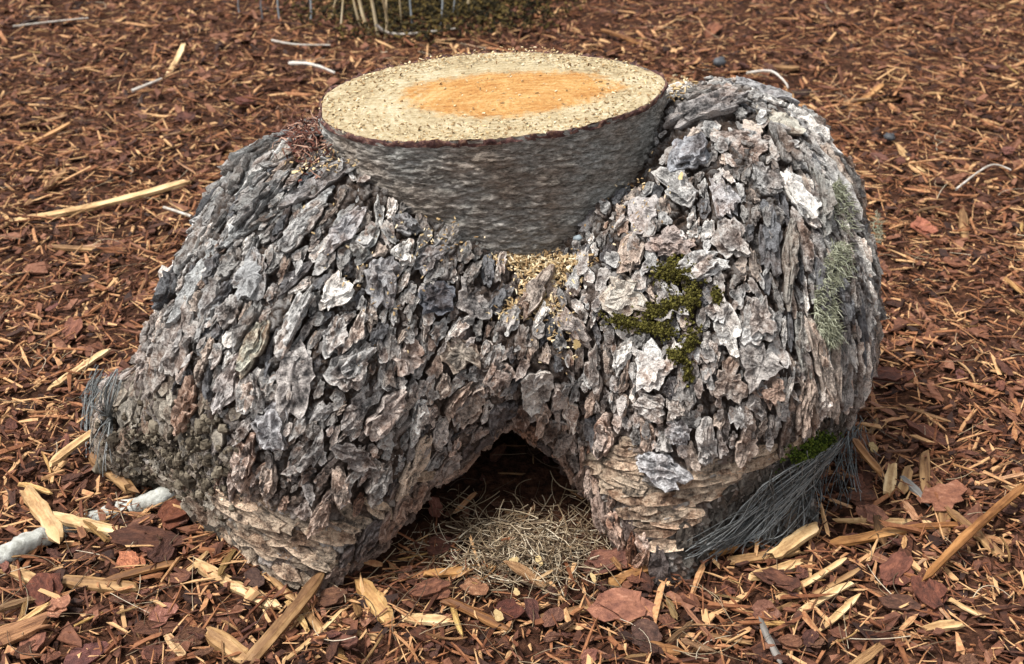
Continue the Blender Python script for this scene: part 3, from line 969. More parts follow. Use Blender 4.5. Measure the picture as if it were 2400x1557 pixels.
for j in rng.permutation(len(cand))[:2300]:
    P, N = FCEN[cand[j]], FNRM[cand[j]]
    x, y = cpx[j], cpy[j]
    if P[2] < .03 or in_trunk[j] or facing[j] < -.2 or fzc[j] > .4: continue
    if (x - 1250) ** 2 / 110 ** 2 + (y - 650) ** 2 / 70 ** 2 < 1 or (y > 1015 + (1870 - x) * .75 and x > 1585): continue
    if x < 520 and y > 890: continue
    k = int(rng.integers(24)); asp = [1.5, 2.2, 3.0][k % 3]
    L = rng.uniform(.012, .034)
    br = brown_at(P)
    tint = np.array([1, 1, 1.0]) * rng.uniform(.55, 1.35)
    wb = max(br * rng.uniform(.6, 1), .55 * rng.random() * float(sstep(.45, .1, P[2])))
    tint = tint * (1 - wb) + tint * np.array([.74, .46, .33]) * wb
    D = flow_at(P[None])[0] + rng.normal(0, .28, 3)
    M = np.array(frame_mat(P + N * rng.uniform(.004, .011), D, N + D * -.18 + rng.normal(0, .2, 3), (L, L, L * .9)))
    V, F, A, R = LOWP[k]
    rest['bark_flakes'].append((V @ M[:3, :3].T + M[:3, 3], F, (A + rng.random()) % 1.0, R, np.zeros(len(V)), tint))
def flakes_mesh(name, L):
    n = 0; Fs = []
    for (V, F, *_r) in L: Fs.append(F + n); n += len(V)
    m = mesh_from(name, np.concatenate([l[0] for l in L]), np.concatenate(Fs), False, {'rnd': np.concatenate([l[2] for l in L]), 'rim': np.concatenate([l[3] for l in L]), 'inner': np.concatenate([l[4] for l in L])})
    at = m.attributes.new('tint', 'FLOAT_COLOR', 'POINT')
    at.data.foreach_set('color', np.concatenate([np.tile(np.append(np.array(l[5], dtype=float) - 1, 1), (len(l[0]), 1)) for l in L]).astype(np.float32).ravel())
    return m
for nm, L in rest.items():
    if L: part(nm, flakes_mesh(nm, L), M_PLATE, kind='stuff')
print('plates', len(seeds), 'verts', len(VV))

# ------------------------------------------------------------------ mulch bed: loose chips and fibres too many to count
def footprint(x, y):
    return sdf(np.stack([x, y, np.full_like(x, .015)], -1))

def scatter_ground(n, pad=.12):
    """even over the ground in view and well beyond it"""
    x = rng.uniform(-2.7, 2.7, n * 3); y = rng.uniform(-.95, 3.1, n * 3)
    half = .45 * (y + 1.9) + pad + .15
    dens = np.clip(1.25 - .30 * (y + .3), .28, 1) * np.where(np.abs(x) < half, 1, .45)
    keep = (np.abs(x) < half + .55) & (rng.random(n * 3) < dens)
    x, y = x[keep][:n], y[keep][:n]
    ok = (footprint(x, y) > -.012) & ~((np.abs(x) < .20) & (y > -.15 + .03 * np.sin(x * 40)) & (y < .22))
    return x[ok], y[ok]

BOX = np.array([[-.5, -.5, -.5], [.5, -.5, -.5], [.5, .5, -.5], [-.5, .5, -.5], [-.5, -.5, .5], [.5, -.5, .5], [.5, .5, .5], [-.5, .5, .5]])
BOXF = np.array([[4, 5, 6, 7], [0, 1, 5, 4], [1, 2, 6, 5], [2, 3, 7, 6], [3, 0, 4, 7]])

def chips(x, y, L, W, H, zoff, tiltsd, jag=.22, curve=0.0):
    """many boxes with knocked-off corners"""
    n = len(x)
    V = np.repeat(BOX[None], n, 0) + rng.normal(0, jag, (n, 8, 3)) * np.array([.9, .8, .3])
    taper = rng.uniform(.25, 1.1, (n, 1))
    V[:, :, 1] *= np.where(V[:, :, 0] > 0, taper, 1)
    V = V * np.stack([L, W, H], -1)[:, None, :]
    a = rng.uniform(0, 2 * math.pi, n); ti = rng.normal(0, tiltsd, n); ro = rng.normal(0, tiltsd * 1.6, n)
    ca, sa, ct, st, cr, sr = np.cos(a), np.sin(a), np.cos(ti), np.sin(ti), np.cos(ro), np.sin(ro)
    y1 = V[:, :, 1] * cr[:, None] - V[:, :, 2] * sr[:, None]; z1 = V[:, :, 1] * sr[:, None] + V[:, :, 2] * cr[:, None]
    x2 = V[:, :, 0] * ct[:, None] - z1 * st[:, None]; z2 = V[:, :, 0] * st[:, None] + z1 * ct[:, None]
    X = x2 * ca[:, None] - y1 * sa[:, None] + x[:, None]; Y = x2 * sa[:, None] + y1 * ca[:, None] + y[:, None]
    Z = z2 + (ground_h(x, y) + zoff)[:, None]
    F = (BOXF[None] + 8 * np.arange(n)[:, None, None]).reshape(-1, 4)
    return np.stack([X, Y, Z], -1).reshape(-1, 3), F, np.repeat(rng.random(n), 8)

M_FIBRE = simple_mat('shredded_wood_fibre', [(.10, (.050, .017, .009)), (.34, (.145, .052, .023)), (.57, (.28, .122, .054)), (.79, (.50, .30, .145))], 150, None, .75, .25, .6, .001, .8)
M_MULCH = simple_mat('shredded_bark', [(.18, (.022, .009, .006)), (.42, (.085, .032, .018)), (.62, (.165, .066, .036)), (.85, (.27, .135, .085))], 130, None, .78, .3, 1, .002, .6)
x, y = scatter_ground(31000)
n = len(x); L = np.minimum(rng.lognormal(math.log(.0145), .5, n), .04); W = L * rng.uniform(.22, .65, n); H = rng.uniform(.002, .006, n)
V, F, A = chips(x, y, L, W, H, rng.uniform(-.004, .014, n), .24)
obj('mulch', mesh_from('mulch', V, F, False, {'rnd': A}), M_MULCH, label='reddish brown shredded bark mulch covering the whole bed', cat='mulch', kind='stuff')
x, y = scatter_ground(62000)
n = len(x); L = rng.lognormal(math.log(.019), .55, n); W = rng.lognormal(math.log(.0020), .5, n); H = W * .6
mid_ = rng.random(n) < .05
L[mid_] = rng.uniform(.022, .06, mid_.sum()); W[mid_] = rng.uniform(.003, .0085, mid_.sum()); H[mid_] = rng.uniform(.0015, .004, mid_.sum())
V, F, A = chips(x, y, L, W, H, rng.uniform(.002, .019, n), .20)
A = np.where(np.repeat(mid_, 8), .35 + .6 * A, A)
obj('wood_fibre', mesh_from('wood_fibre', V, F, False, {'rnd': A}), M_FIBRE, label='thin orange brown wood fibres strewn through the mulch', cat='wood fibre', kind='stuff')

# ------------------------------------------------------------------ single splinters and bark chips in the mulch
def splinter_geo(seed, L, W, H, n=9, bend=.02, jag=1.0):
    """split stick along x with torn ends, ridged sides and a slight bow"""
    r = np.random.default_rng(seed)
    t = np.linspace(-.5, .5, n)
    prof = np.array([[-.5, -.35], [-.15, -.5], [.45, -.4], [.5, .2], [.18, .5], [-.2, .38], [-.46, .42]])
    k = len(prof)
    w = 1 + r.normal(0, .07 * jag, n); w[0] *= r.uniform(.45, .95); w[-1] *= r.uniform(.3, .9); w[1] *= r.uniform(.85, 1)
    bo = bend * L * (1 - 4 * t * t) * r.choice([-1, 1]) + np.cumsum(r.normal(0, .012 * W, n))
    bz = .6 * bend * L * (.33 - 4 * t * t) * r.choice([-1, 1])
    V = []
    for i in range(n):
        q = prof * np.array([W * w[i], H * (.75 + .25 * w[i])]) * (1 + r.normal(0, .06 * jag, (k, 1)))
        xs = np.full(k, t[i] * L)
        if i in (0, n - 1): xs = xs + r.normal(0, min(.35 * W, .05 * L) + .008 * L, k)
        V.append(np.stack([xs, q[:, 0] + bo[i], q[:, 1] + bz[i]], -1))
    V = np.concatenate(V)
    ii = np.arange(n * k).reshape(n, k)
    F = np.stack([ii[:-1], np.roll(ii[:-1], -1, 1), np.roll(ii[1:], -1, 1), ii[1:]], -1).reshape(-1, 4).tolist()
    F += [ii[0][::-1].tolist(), ii[-1].tolist()]
    return V, F

def surface_point(px, py, lift=.012):
    P = on_plane(px, py, 0.0)
    for _ in range(3):
        P = on_plane(px, py, gh1(P[0], P[1]) + lift)
    return P

def stick(name, p0, p1, wpx, mat, label, cat, lift=(.014, .014), thick=.45, bend=.02, tint=None, group=None, seed=None):
    a = surface_point(p0[0] * K, p0[1] * K, lift[0]); b = surface_point(p1[0] * K, p1[1] * K, lift[1])
    L = float(np.linalg.norm(b - a)); mpp = np.linalg.norm((a + b) / 2 - CAM) / FPX
    W = wpx * mpp * 1.1
    V, F = splinter_geo(seed or int(p0[0] * 13 + p0[1] * 7), L, W, W * thick, n=max(7, min(16, int(L / .012))), bend=bend)
    m = mesh_from(name, V, F, False)
    at = m.attributes.new('rnd', 'FLOAT', 'POINT')
    o = obj(name, m, mat, None, label, cat, group)
    o.matrix_world = frame_mat((a + b) / 2, b - a, (0, -.12, 1))
    if tint: o.color = (*tint, 1)
    return o

S = 'wood_splinter'; C1 = 'wood splinter'
sticks = [
 ((22, 508), (425, 437), 20, 'long straw coloured splinter lying far left beside the stump, halfway up the picture', {}),
 ((115, 898), (248, 822), 17, 'pale splinter lying left of the stump just above the grey netting', {}),
 ((128, 1098), (222, 975), 20, 'thin straw splinter leaning against the left netting of the rotten root', dict(lift=(.012, .06))),
 ((212, 1045), (302, 1150), 30, 'broad tan splinter propped up in front of the rotten root stub', dict(lift=(.05, .012))),
 ((130, 1210), (365, 1242), 26, 'thick straw splinter lying under the pale branch at lower left', {}),
 ((62, 1140), (138, 1262), 32, 'cracked tan splinter slanting down over the pale branch at far left', dict(lift=(.03, .02), tint=(.85, .8, .75))),
 ((12, 1322), (102, 1358), 24, 'pale splinter cut off by the left edge of the picture near the bottom', {}),
 ((138, 1348), (316, 1364), 28, 'flat pale splinter lying beside a reddish bark chip at lower left', {}),
 ((242, 1352), (412, 1306), 18, 'tan splinter pointing up towards the left foot of the stump', dict(tint=(.9, .8, .7))),
 ((455, 1312), (652, 1408), 28, 'broad pale splinter slanting down below the left foot', {}),
 ((748, 1345), (572, 1532), 27, 'long pale stick slanting across the lower edge, crossing another splinter', dict(lift=(.03, .022), thick=.7)),
 ((628, 1338), (684, 1392), 15, 'short splinter ending behind the long crossing stick', {}),
 ((690, 1395), (805, 1525), 17, 'thin splinter passing under the long crossing stick to lower right', dict(lift=(.012, .012))),
 ((488, 1478), (572, 1532), 36, 'short broad splinter at the lower edge left of the crossing stick', {}),
 ((655, 1530), (792, 1432), 10, 'narrow splinter right of the crossing stick, parallel to it', {}),
 ((836, 1352), (902, 1442), 38, 'short broad tan splinter in front of the left foot beside the hollow', dict(tint=(.9, .8, .65))),
 ((1432, 1348), (1712, 1270), 24, 'long round stick lying along the foot of the right netting', dict(thick=.9, tint=(.92, .78, .6))),
 ((1700, 1300), (1852, 1282), 22, 'pale splinter lying right of the long round stick by the netting', {}),
 ((1802, 1300), (1902, 1212), 30, 'broad forked splinter leaning up against the right netting', dict(lift=(.012, .035))),
 ((2372, 1148), (2150, 1338), 16, 'long thin stick slanting up to the right edge of the picture', dict(lift=(.03, .035), thick=.9, tint=(.85, .66, .48))),
 ((2198, 1190), (2335, 1290), 20, 'pale splinter crossing under the long thin stick at the right', {}),
 ((2182, 1125), (2196, 1245), 22, 'upright looking pale splinter right of the netting, above the crossing sticks', {}),
 ((1992, 1012), (2040, 1108), 17, 'splinter leaning beside the upper corner of the right netting', dict(lift=(.05, .012), tint=(.9, .72, .6))),
 ((2074, 1078), (2060, 1148), 22, 'first of three short stubby splinters standing in a row right of the netting', {}),
 ((2110, 1088), (2096, 1142), 20, 'second of three short stubby splinters standing in a row right of the netting', {}),
 ((2148, 1060), (2158, 1150), 20, 'third of three short stubby splinters standing in a row right of the netting', {}),
 ((1780, 1392), (1962, 1312), 14, 'upper splinter of the loose pale bundle at lower right', {}),
 ((1790, 1412), (1990, 1340), 12, 'middle splinter of the loose pale bundle at lower right', {}),
 ((1846, 1424), (1972, 1366), 17, 'lowest splinter of the loose pale bundle at lower right', {}),
 ((1742, 1340), (1862, 1306), 24, 'short pale splinter at the left end of the loose bundle', {}),
 ((1638, 1474), (1742, 1492), 11, 'small pale splinter near the lower edge beneath the right foot', {}),
 ((1908, 1455), (1992, 1392), 15, 'small splinter pointing up right below the loose pale bundle', {}),
 ((2148, 1462), (2236, 1450), 22, 'short pale split piece near the bottom right corner', {}),
 ((2210, 1398), (2290, 1432), 10, 'thin pale splinter at lower right above the short split piece', {}),
 ((1945, 1212), (2155, 1214), 13, 'level thin splinter resting right of the netting corner', {}),
 ((1935, 1262), (2110, 1226), 22, 'tan splinter lying just below the level thin splinter at right', dict(tint=(.85, .68, .52))),
 ((2100, 1228), (2260, 1218), 14, 'brown tinged stick continuing right from the tan splinter', dict(tint=(.6, .42, .3))),
 ((990, 1338), (1172, 1306), 20, 'tan stick lying on the needle litter in front of the hollow', dict(tint=(.75, .6, .45))),
 ((942, 1438), (1046, 1446), 24, 'straw splinter with a dark end below the needle litter', {}),
 ((1240, 1432), (1422, 1402), 18, 'pale splinter lying below the needle litter, right of centre', {}),
 ((1042, 1400), (1180, 1462), 20, 'greyish tan splinter slanting down below the needle litter', dict(tint=(.75, .6, .5))),
 ((388, 162), (428, 113), 12, 'short pale splinter in the far mulch at upper left', {}),
 ((62, 472), (155, 398), 14, 'pale splinter at the left edge above the longest straw splinter', {}),
 ((118, 575), (275, 580), 14, 'level pale splinter left of the stump below the longest straw splinter', {}),
 ((1782, 150), (1852, 162), 17, 'short yellowish splinter behind the right shoulder of the stump', {}),
 ((2085, 350), (2148, 388), 13, 'short pale splinter in the far mulch right of the stump', {}),
 ((2236, 495), (2250, 555), 16, 'short splinter standing upright right of the stump', {}),
 ((1965, 250), (2050, 205), 13, 'tan splinter in the far mulch at upper right', dict(tint=(.75, .6, .48))),
 ((1400, 78), (1530, 110), 11, 'tan splinter lying in the mulch behind the sawn top', dict(tint=(.7, .55, .42))),
 ((15, 345), (160, 300), 10, 'tan splinter at the far left edge in the upper mulch', dict(tint=(.7, .52, .4))),
]
for p0, p1, w, lab, kw in sticks:
    stick(S, p0, p1, w, M_STRAW, lab, C1, **kw)
stick('grey_stick', (1768, 1448), (1818, 1536), 14, M_GREYW, 'flat weathered grey stick at the lower edge right of centre', 'stick')
stick('grey_stick', (2095, 1110), (2160, 1170), 16, M_GREYW, 'short dark grey weathered stick right of the netting', 'stick', tint=(.6, .6, .6))

CHIP_GEO = [plate_geo(4000 + k, layers=[1, 2, 2][k % 3], nA=16, aspect=[1.4, 2.0, 2.6, 1.7][k % 4], rho=(0, .45, .8, 1.0)) for k in range(24)]
CHIP_M = [mesh_from('bark_chip', *p[:2], smooth=False, attrs={'rnd': p[2] * .3}) for p in CHIP_GEO]
for m_ in CHIP_M: m_.materials.append(M_CHIPU)
def chip(px, py, l, w, ang, label, tint=(1, 1, 1), tilt=(0, 0), lift=.016, mat=None, name='bark_chip', cat='bark chip'):
    P = surface_point(px * K, py * K, lift)
    mpp = np.linalg.norm(P - CAM) / FPX
    k = int(px + py) % 24
    N = np.array([tilt[0], tilt[1] - .25, 1.0]); N /= np.linalg.norm(N)
    D = image_dir(px * K, py * K, ang, P, N)
    asp = [1.4, 2.0, 2.6, 1.7][k % 4]
    me = CHIP_M[k]
    if mat is not None:
        me = me.copy(); me.materials.clear(); me.materials.append(mat)
    o = obj(name, me, None, None, label, cat)
    o.matrix_world = frame_mat(P, D, N, (l * mpp, w * mpp * asp * 1.25, min(l, 90) * mpp * .9))
    o.color = (*tint, 1)
    return o
hero_chips = [
 (100, 1372, 85, 62, 70, 'dark red bark chip on the end of the flat pale splinter, lower left', (1.3, 1.0, .95)),
 (132, 1408, 60, 45, 20, 'pinkish grey crumbly bark chip under the dark red one at lower left', (2.6, 2.7, 2.7)),
 (640, 1300, 82, 48, 10, 'charcoal black bark chip at the base of the left foot', (.35, .5, .65)),
 (590, 1345, 50, 36, 30, 'small dark slate chip in front of the left foot', (.7, .9, 1.1)),
 (1000, 1372, 105, 46, -15, 'rounded pinkish bark chip below the hollow', (2.0, 2.0, 1.9)),
 (1412, 1310, 105, 52, -10, 'reddish layered bark chip at the right rim of the needle litter', (1.5, 1.5, 1.6)),
 (1458, 1420, 130, 72, 0, 'broad pinkish grey bark slab lying below the right foot', (2.1, 2.1, 2.2)),
 (1500, 1478, 72, 54, 10, 'dark grey bark chip beneath the broad pinkish slab', (1.2, 1.5, 1.7)),
 (2152, 1012, 110, 56, 35, 'large brown bark chip with a pale edge right of the stump', (1.5, 1.3, 1.2)),
 (2092, 1330, 110, 50, -50, 'reddish bark slab slanting up at lower right', (1.8, 1.6, 1.6)),
 (2160, 1385, 90, 62, 60, 'pinkish bark slab under the long thin stick', (1.9, 1.6, 1.5)),
 (2092, 1408, 92, 44, 10, 'rounded grey brown bark chip near the bottom right corner', (1.5, 1.7, 1.7)),
 (1780, 1418, 74, 38, 5, 'smooth purple brown bark chip below the pale bundle', (1.2, 1.2, 1.3)),
 (2005, 1158, 70, 44, -10, 'rounded tan brown bark chip touching the netting corner', (1.6, 1.5, 1.3)),
 (2030, 1208, 72, 44, 40, 'grey curled bark chip over the level thin splinter', (2.2, 2.3, 2.4)),
 (2070, 880, 110, 44, -10, 'long red brown bark chip tucked behind the right flank', (1.2, .95, .9)),
 (2150, 530, 66, 46, -35, 'pink folded bark chip in the mulch right of the stump', (2.4, 2.0, 2.0)),
 (158, 775, 90, 40, -55, 'pinkish bark chip left of the stump above the short splinter', (1.9, 1.8, 1.8)),
 (572, 236, 60, 26, -5, 'flat purple brown bark chip in the upper left mulch', (1.7, 1.5, 1.7)),
 (430, 276, 46, 26, 10, 'dull purple bark chip left of the flat purple one', (1.3, 1.2, 1.3)),
 (1655, 70, 34, 48, 20, 'upright tan bark chip in the mulch behind the right shoulder', (2.2, 2.0, 1.6)),
 (405, 1192, 105, 66, -45, 'dark brown bark slab propped beside the pale branch in front of the soil', (1.1, .85, .75)),
 (330, 1255, 170, 50, 5, 'long dark brown bark slab lying under the thick straw splinter', (.95, .9, .85)),
 (300, 1303, 60, 34, 30, 'small flat pinkish wood block at lower left', (3.2, 2.8, 2.4)),
 (70, 1500, 70, 44, 0, 'pale pinkish bark chip at the bottom left corner', (2.4, 2.4, 2.4)),
 (365, 1462, 110, 34, 0, 'long grey brown bark chip near the lower edge at left', (1.2, 1.2, 1.1)),
 (1180, 1418, 80, 40, -10, 'dark red curled bark chip below the needle litter', (1.2, .9, .9)),
]
for (px, py, l, w, ang, lab, tint) in hero_chips:
    chip(px, py, l, w, ang, lab, tint, tilt=(rng.normal(0, .15), rng.normal(0, .12)))
# plainer ones nothing tells apart, by the side of the stump they lie on
def zone_of(x, y):
    px, py = [float(v) for v in project(np.array([x, y, 0.0]))]
    side = 'left' if px < 800 else ('middle' if px < 1600 else 'right')
    if y > 1.25: return {'left': 'far back in the mulch at upper left', 'middle': 'far back in the mulch behind the sawn top', 'right': 'far back in the mulch at upper right'}[side]
    if py < 1180: return {'left': 'on the mulch beside the left flank', 'middle': 'on the mulch close behind the trunk', 'right': 'on the mulch beside the right flank'}[side]
    return {'left': 'on the near mulch before the left foot', 'middle': 'on the near mulch before the hollow', 'right': 'on the near mulch before the right foot'}[side]
SPL_GEO = [splinter_geo(6000 + k, 1.0, [.10, .16, .24, .07][k % 4], [.05, .07, .08, .045][k % 4], n=8, bend=[.01, .04, .02, .07][k % 4], jag=1.4) for k in range(24)]
SPL_M = []
for V, F in SPL_GEO:
    m_ = mesh_from('wood_splinter', V, F, False); m_.attributes.new('rnd', 'FLOAT', 'POINT'); m_.materials.append(M_STRAWU); SPL_M.append(m_)
def seen(x, y):
    px, py = project(np.stack([x, y, 0 * x], -1))
    return (px > -40) & (px < 2440) & (py > -30) & (py < 1600)
def loose(n):
    """even over the picture, so that most lie near"""
    u, v = rng.uniform(0, 2400, n * 3), rng.uniform(0, 1557, n * 3)
    P = np.array([on_plane(a, b) for a, b in zip(u, v)])
    x, y = P[:, 0], P[:, 1]
    k = footprint(x, y) > .015
    hid = np.array([BVHS.ray_cast(Vector(CAM), Vector(ray(a, b)))[0] is not None for a, b in zip(u, v)])
    k &= ~hid
    return x[k][:n], y[k][:n]
x, y = loose(246)
for i in range(len(x)):
    z = zone_of(x[i], y[i])
    k = int(rng.integers(24)); L = float(np.clip(rng.lognormal(math.log(.040), .45), .018, .10))
    s_ = rng.uniform(.40, 1.05)
    look = ('long ' if L > .055 else 'short ' if L < .032 else '') + ('pale straw' if s_ > .85 else 'tan' if s_ > .6 else 'dull brown')
    o = obj('wood_splinter', SPL_M[k], None, None, '%s splinter lying loose %s' % (look, z), C1, '%s splinters %s' % (look, z))
    a = rng.uniform(0, 6.28) if rng.random() < .6 else rng.normal(0, .45)
    gz = gh1(x[i], y[i])
    o.matrix_world = frame_mat((x[i], y[i], gz + rng.uniform(.012, .021)), (math.cos(a), math.sin(a), rng.normal(0, .12)), (rng.normal(0, .2), rng.normal(0, .2), 1), (L, L * rng.uniform(.6, 1.2), L))
    o.color = (s_, s_ * rng.uniform(.78, .98), s_ * rng.uniform(.62, .98), 1)
x, y = loose(262)
for i in range(len(x)):
    z = zone_of(x[i], y[i])
    k = int(rng.integers(24)); L = float(np.clip(rng.lognormal(math.log(.027), .38), .014, .06))
    s_ = rng.uniform(.7, 1.9)
    look = ('large ' if L > .036 else 'small ' if L < .022 else '') + ('pinkish' if s_ > 1.6 else 'red brown' if s_ > 1.0 else 'dark brown')
    o = obj('bark_chip', CHIP_M[k], None, None, '%s bark chip lying loose %s' % (look, z), 'bark chip', '%s bark chips %s' % (look, z))
    a = rng.uniform(0, 6.28)
    gz = gh1(x[i], y[i])
    o.matrix_world = frame_mat((x[i], y[i], gz + rng.uniform(.010, .018)), (math.cos(a), math.sin(a), rng.normal(0, .15)), (rng.normal(0, .28), rng.normal(0, .28), 1), (L, L * rng.uniform(.8, 1.5), L * .8))
    o.color = (s_, s_ * rng.uniform(.9, 1.12), s_ * rng.uniform(.9, 1.2), 1)

# ------------------------------------------------------------------ threads, needles, twigs: thin bent tubes
def tube(pts, r0, r1=None, sides=3):
    pts = np.asarray(pts, dtype=float)
    n = len(pts)
    tan = np.gradient(pts, axis=0); tan /= np.linalg.norm(tan, axis=1, keepdims=True) + 1e-9
    ref = np.array([.31, .52, .79])
    u = np.cross(tan, ref); u /= np.linalg.norm(u, axis=1, keepdims=True) + 1e-9
    v = np.cross(tan, u)
    rr = np.linspace(r0, r0 if r1 is None else r1, n)[:, None, None] if np.isscalar(r0) else np.asarray(r0)[:, None, None]
    a = np.linspace(0, 2 * math.pi, sides, endpoint=False)
    V = pts[:, None] + rr * (np.cos(a)[None, :, None] * u[:, None] + np.sin(a)[None, :, None] * v[:, None])
    ii = np.arange(n * sides).reshape(n, sides)
    F = np.stack([ii[:-1], np.roll(ii[:-1], -1, 1), np.roll(ii[1:], -1, 1), ii[1:]], -1).reshape(-1, 4)
    return V.reshape(-1, 3), F

def any_hit(px, py, lift=.004):
    """where a line of sight meets the stump or the mulch"""
    h = stump_hit(px, py)
    if h is not None and h[0][2] > .06:
        return h[0] + h[1] * (.010 + lift), h[1]
    G = surface_point(px, py, .010)
    if h is not None and h[2] < np.linalg.norm(G - CAM):
        return h[0] + h[1] * (.010 + lift), h[1]
    return G + np.array([0, 0, lift]), np.array([0, 0, 1.0])

def smooth_line(pts, n):
    pts = np.asarray(pts, dtype=float)
    t = np.linspace(0, len(pts) - 1, n)
    i = np.clip(t.astype(int), 0, len(pts) - 2); f = (t - i)[:, None]
    p0 = pts[np.maximum(i - 1, 0)]; p1 = pts[i]; p2 = pts[i + 1]; p3 = pts[np.minimum(i + 2, len(pts) - 1)]
    return .5 * ((2 * p1) + (p2 - p0) * f + (2 * p0 - 5 * p1 + 4 * p2 - p3) * f ** 2 + (3 * p1 - p0 - 3 * p2 + p3) * f ** 3)

# frayed weed netting over the right foot
M_NET = simple_mat('weathered_grey_thread', [(.2, (.045, .047, .046)), (.5, (.14, .147, .145)), (.8, (.32, .335, .335))], 200, None, .7, .3, .3, .001, .6)
def strand(sp, line, n, wob, r, lift):
    q = smooth_line(line, n) + np.cumsum(rng.normal(0, wob, (n, 2)), 0)
    pts = []
    for k, (a, b) in enumerate(q):
        P, N = any_hit(a * K, b * K, lift)
        pts.append(P + N * abs(rng.normal(0, .002)))
    pts = np.array(pts)
    ok = np.linalg.norm(np.diff(pts, axis=0), axis=1).max() < .09
    if not ok: return
    pts[1:-1] = (pts[:-2] + 2 * pts[1:-1] + pts[2:]) / 4
    V, F = tube(pts, r, r * .8)
    sp.add(V, F, float(rng.random()))
sp = Soup()
for k in range(165):
    u = rng.random() ** .9
    a = np.array([1985 - 120 * u + rng.normal(0, 8), 992 + 55 * u + rng.normal(0, 8)])
    e = np.array([1592 + rng.uniform(0, 190) * (1 - .6 * u), 1285 - rng.uniform(0, 60) * u])
    m1 = a * .62 + e * .38 + rng.normal(0, 12, 2) + np.array([-10, 12]); m2 = a * .3 + e * .7 + rng.normal(0, 14, 2) + np.array([0, 10])
    strand(sp, [a, m1, m2, e], 13, 3.4, rng.uniform(.0005, .0010), rng.uniform(.002, .012))
for k in range(110):
    x0 = rng.uniform(1760, 2000); y0 = 1000 + (1990 - x0) * .42 + rng.normal(0, 15)
    l = rng.uniform(70, 190) ; dx = rng.normal(-18, 30)
    strand(sp, [(x0, y0), (x0 + dx * .4 + rng.normal(0, 10), y0 + l * .5), (x0 + dx, y0 + l)], 10, 4.5, rng.uniform(.0005, .0010), rng.uniform(.002, .012))
obj('frayed_netting', sp.mesh('frayed_netting'), M_NET, None, 'frayed dark grey netting draped over the right foot of the stump', 'netting')
sp = Soup()
for k in range(90):
    x0 = rng.uniform(225, 300); y0 = 882 + rng.normal(0, 10) + .1 * (x0 - 225)
    x1 = 200 + (x0 - 225) * .75 + rng.normal(0, 8); y1 = rng.uniform(960, 1080)
    strand(sp, [(x0, y0), (x0 - 22 + rng.normal(0, 6), y0 + 45), (x1 + rng.normal(0, 5), (y0 + y1) / 2 + 20), (x1, y1)], 10, 1.8, rng.uniform(.0006, .0011), rng.uniform(.002, .012))
obj('frayed_netting', sp.mesh('frayed_netting'), M_NET, None, 'small bunch of grey netting threads hanging over the rotten root at left', 'netting')

# ------------------------------------------------------------------ moss cushions and lichen
M_MOSS = simple_mat('olive_moss', [(.2, (.022, .018, .005)), (.5, (.060, .054, .011)), (.8, (.14, .125, .032))], 220, None, .9, .1, .5, .001, .7)
M_MOSSD = simple_mat('dark_green_moss', [(.2, (.012, .020, .004)), (.5, (.040, .060, .008)), (.8, (.10, .13, .02))], 220, None, .9, .1, .5, .001, .7)
M_LICH = simple_mat('pale_tufted_lichen', [(.2, (.16, .16, .11)), (.5, (.33, .34, .24)), (.8, (.55, .56, .44))], 220, None, .9, .1, .3, .001, .6)
OCT = np.array([[1, 0, 0], [0, 1, 0], [-1, 0, 0], [0, -1, 0], [0, 0, 1.0]])
OCTF = np.array([[0, 1, 4], [1, 2, 4], [2, 3, 4], [3, 0, 4]])
def moss(blobs, n, label, mat):
    sp = Soup()
    for k in range(n):
        cx, cy, rx, ry, ang = blobs[int(rng.integers(len(blobs)))]
        t = rng.uniform(0, 6.28); r = abs(rng.normal(0, .62))
        x, y = r * rx * math.cos(t), r * ry * math.sin(t)
        ca, sa = math.cos(math.radians(ang)), math.sin(math.radians(ang))
        px, py = (cx + x * ca - y * sa) * K, (cy + x * sa + y * ca) * K
        P, N = any_hit(px, py, .002)
        P = P + N * (.003 + .0045 * max(0, 1 - r * r) * rng.uniform(.5, 1.1) - .001)
        for q in range(3):
            D = rng.normal(0, 1, 3)
            s_ = rng.uniform(.0011, .0024)
            M = np.array(frame_mat(P + rng.normal(0, .0014, 3), D, N + rng.normal(0, .6, 3), (s_, s_, s_ * 1.6)))
            sp.add(OCT @ M[:3, :3].T + M[:3, 3], OCTF, float(rng.random()))
    obj('moss_cushion', sp.mesh('moss_cushion', False), mat, None, label, 'moss')
moss([(1570, 632, 46, 27, -8)], 520, 'upper round olive moss cushion on the right half of the stump', M_MOSS)
moss([(1560, 712, 62, 22, -12), (1612, 690, 16, 38, 10), (1530, 725, 30, 16, 0)], 620, 'wide olive moss cushion just under the round one', M_MOSS)
moss([(1450, 742, 46, 15, 12), (1510, 758, 46, 14, 14), (1545, 770, 22, 16, 0)], 520, 'long thin olive moss strip pointing to the hollow between the roots', M_MOSS)
moss([(1605, 800, 18, 42, 14), (1578, 826, 18, 14, 0)], 320, 'narrow olive moss patch below the wide cushion', M_MOSS)
moss([(1668, 690, 9, 20, -10)], 90, 'tiny olive moss tuft right of the wide cushion', M_MOSS)
moss([(1602, 862, 10, 22, 5)], 70, 'tiny olive moss tuft lowest on the right half', M_MOSS)
moss([(1862, 1035, 48, 20, -32), (1890, 1015, 30, 16, -25)], 700, 'dark green moss along the upper edge of the right netting', M_MOSSD)

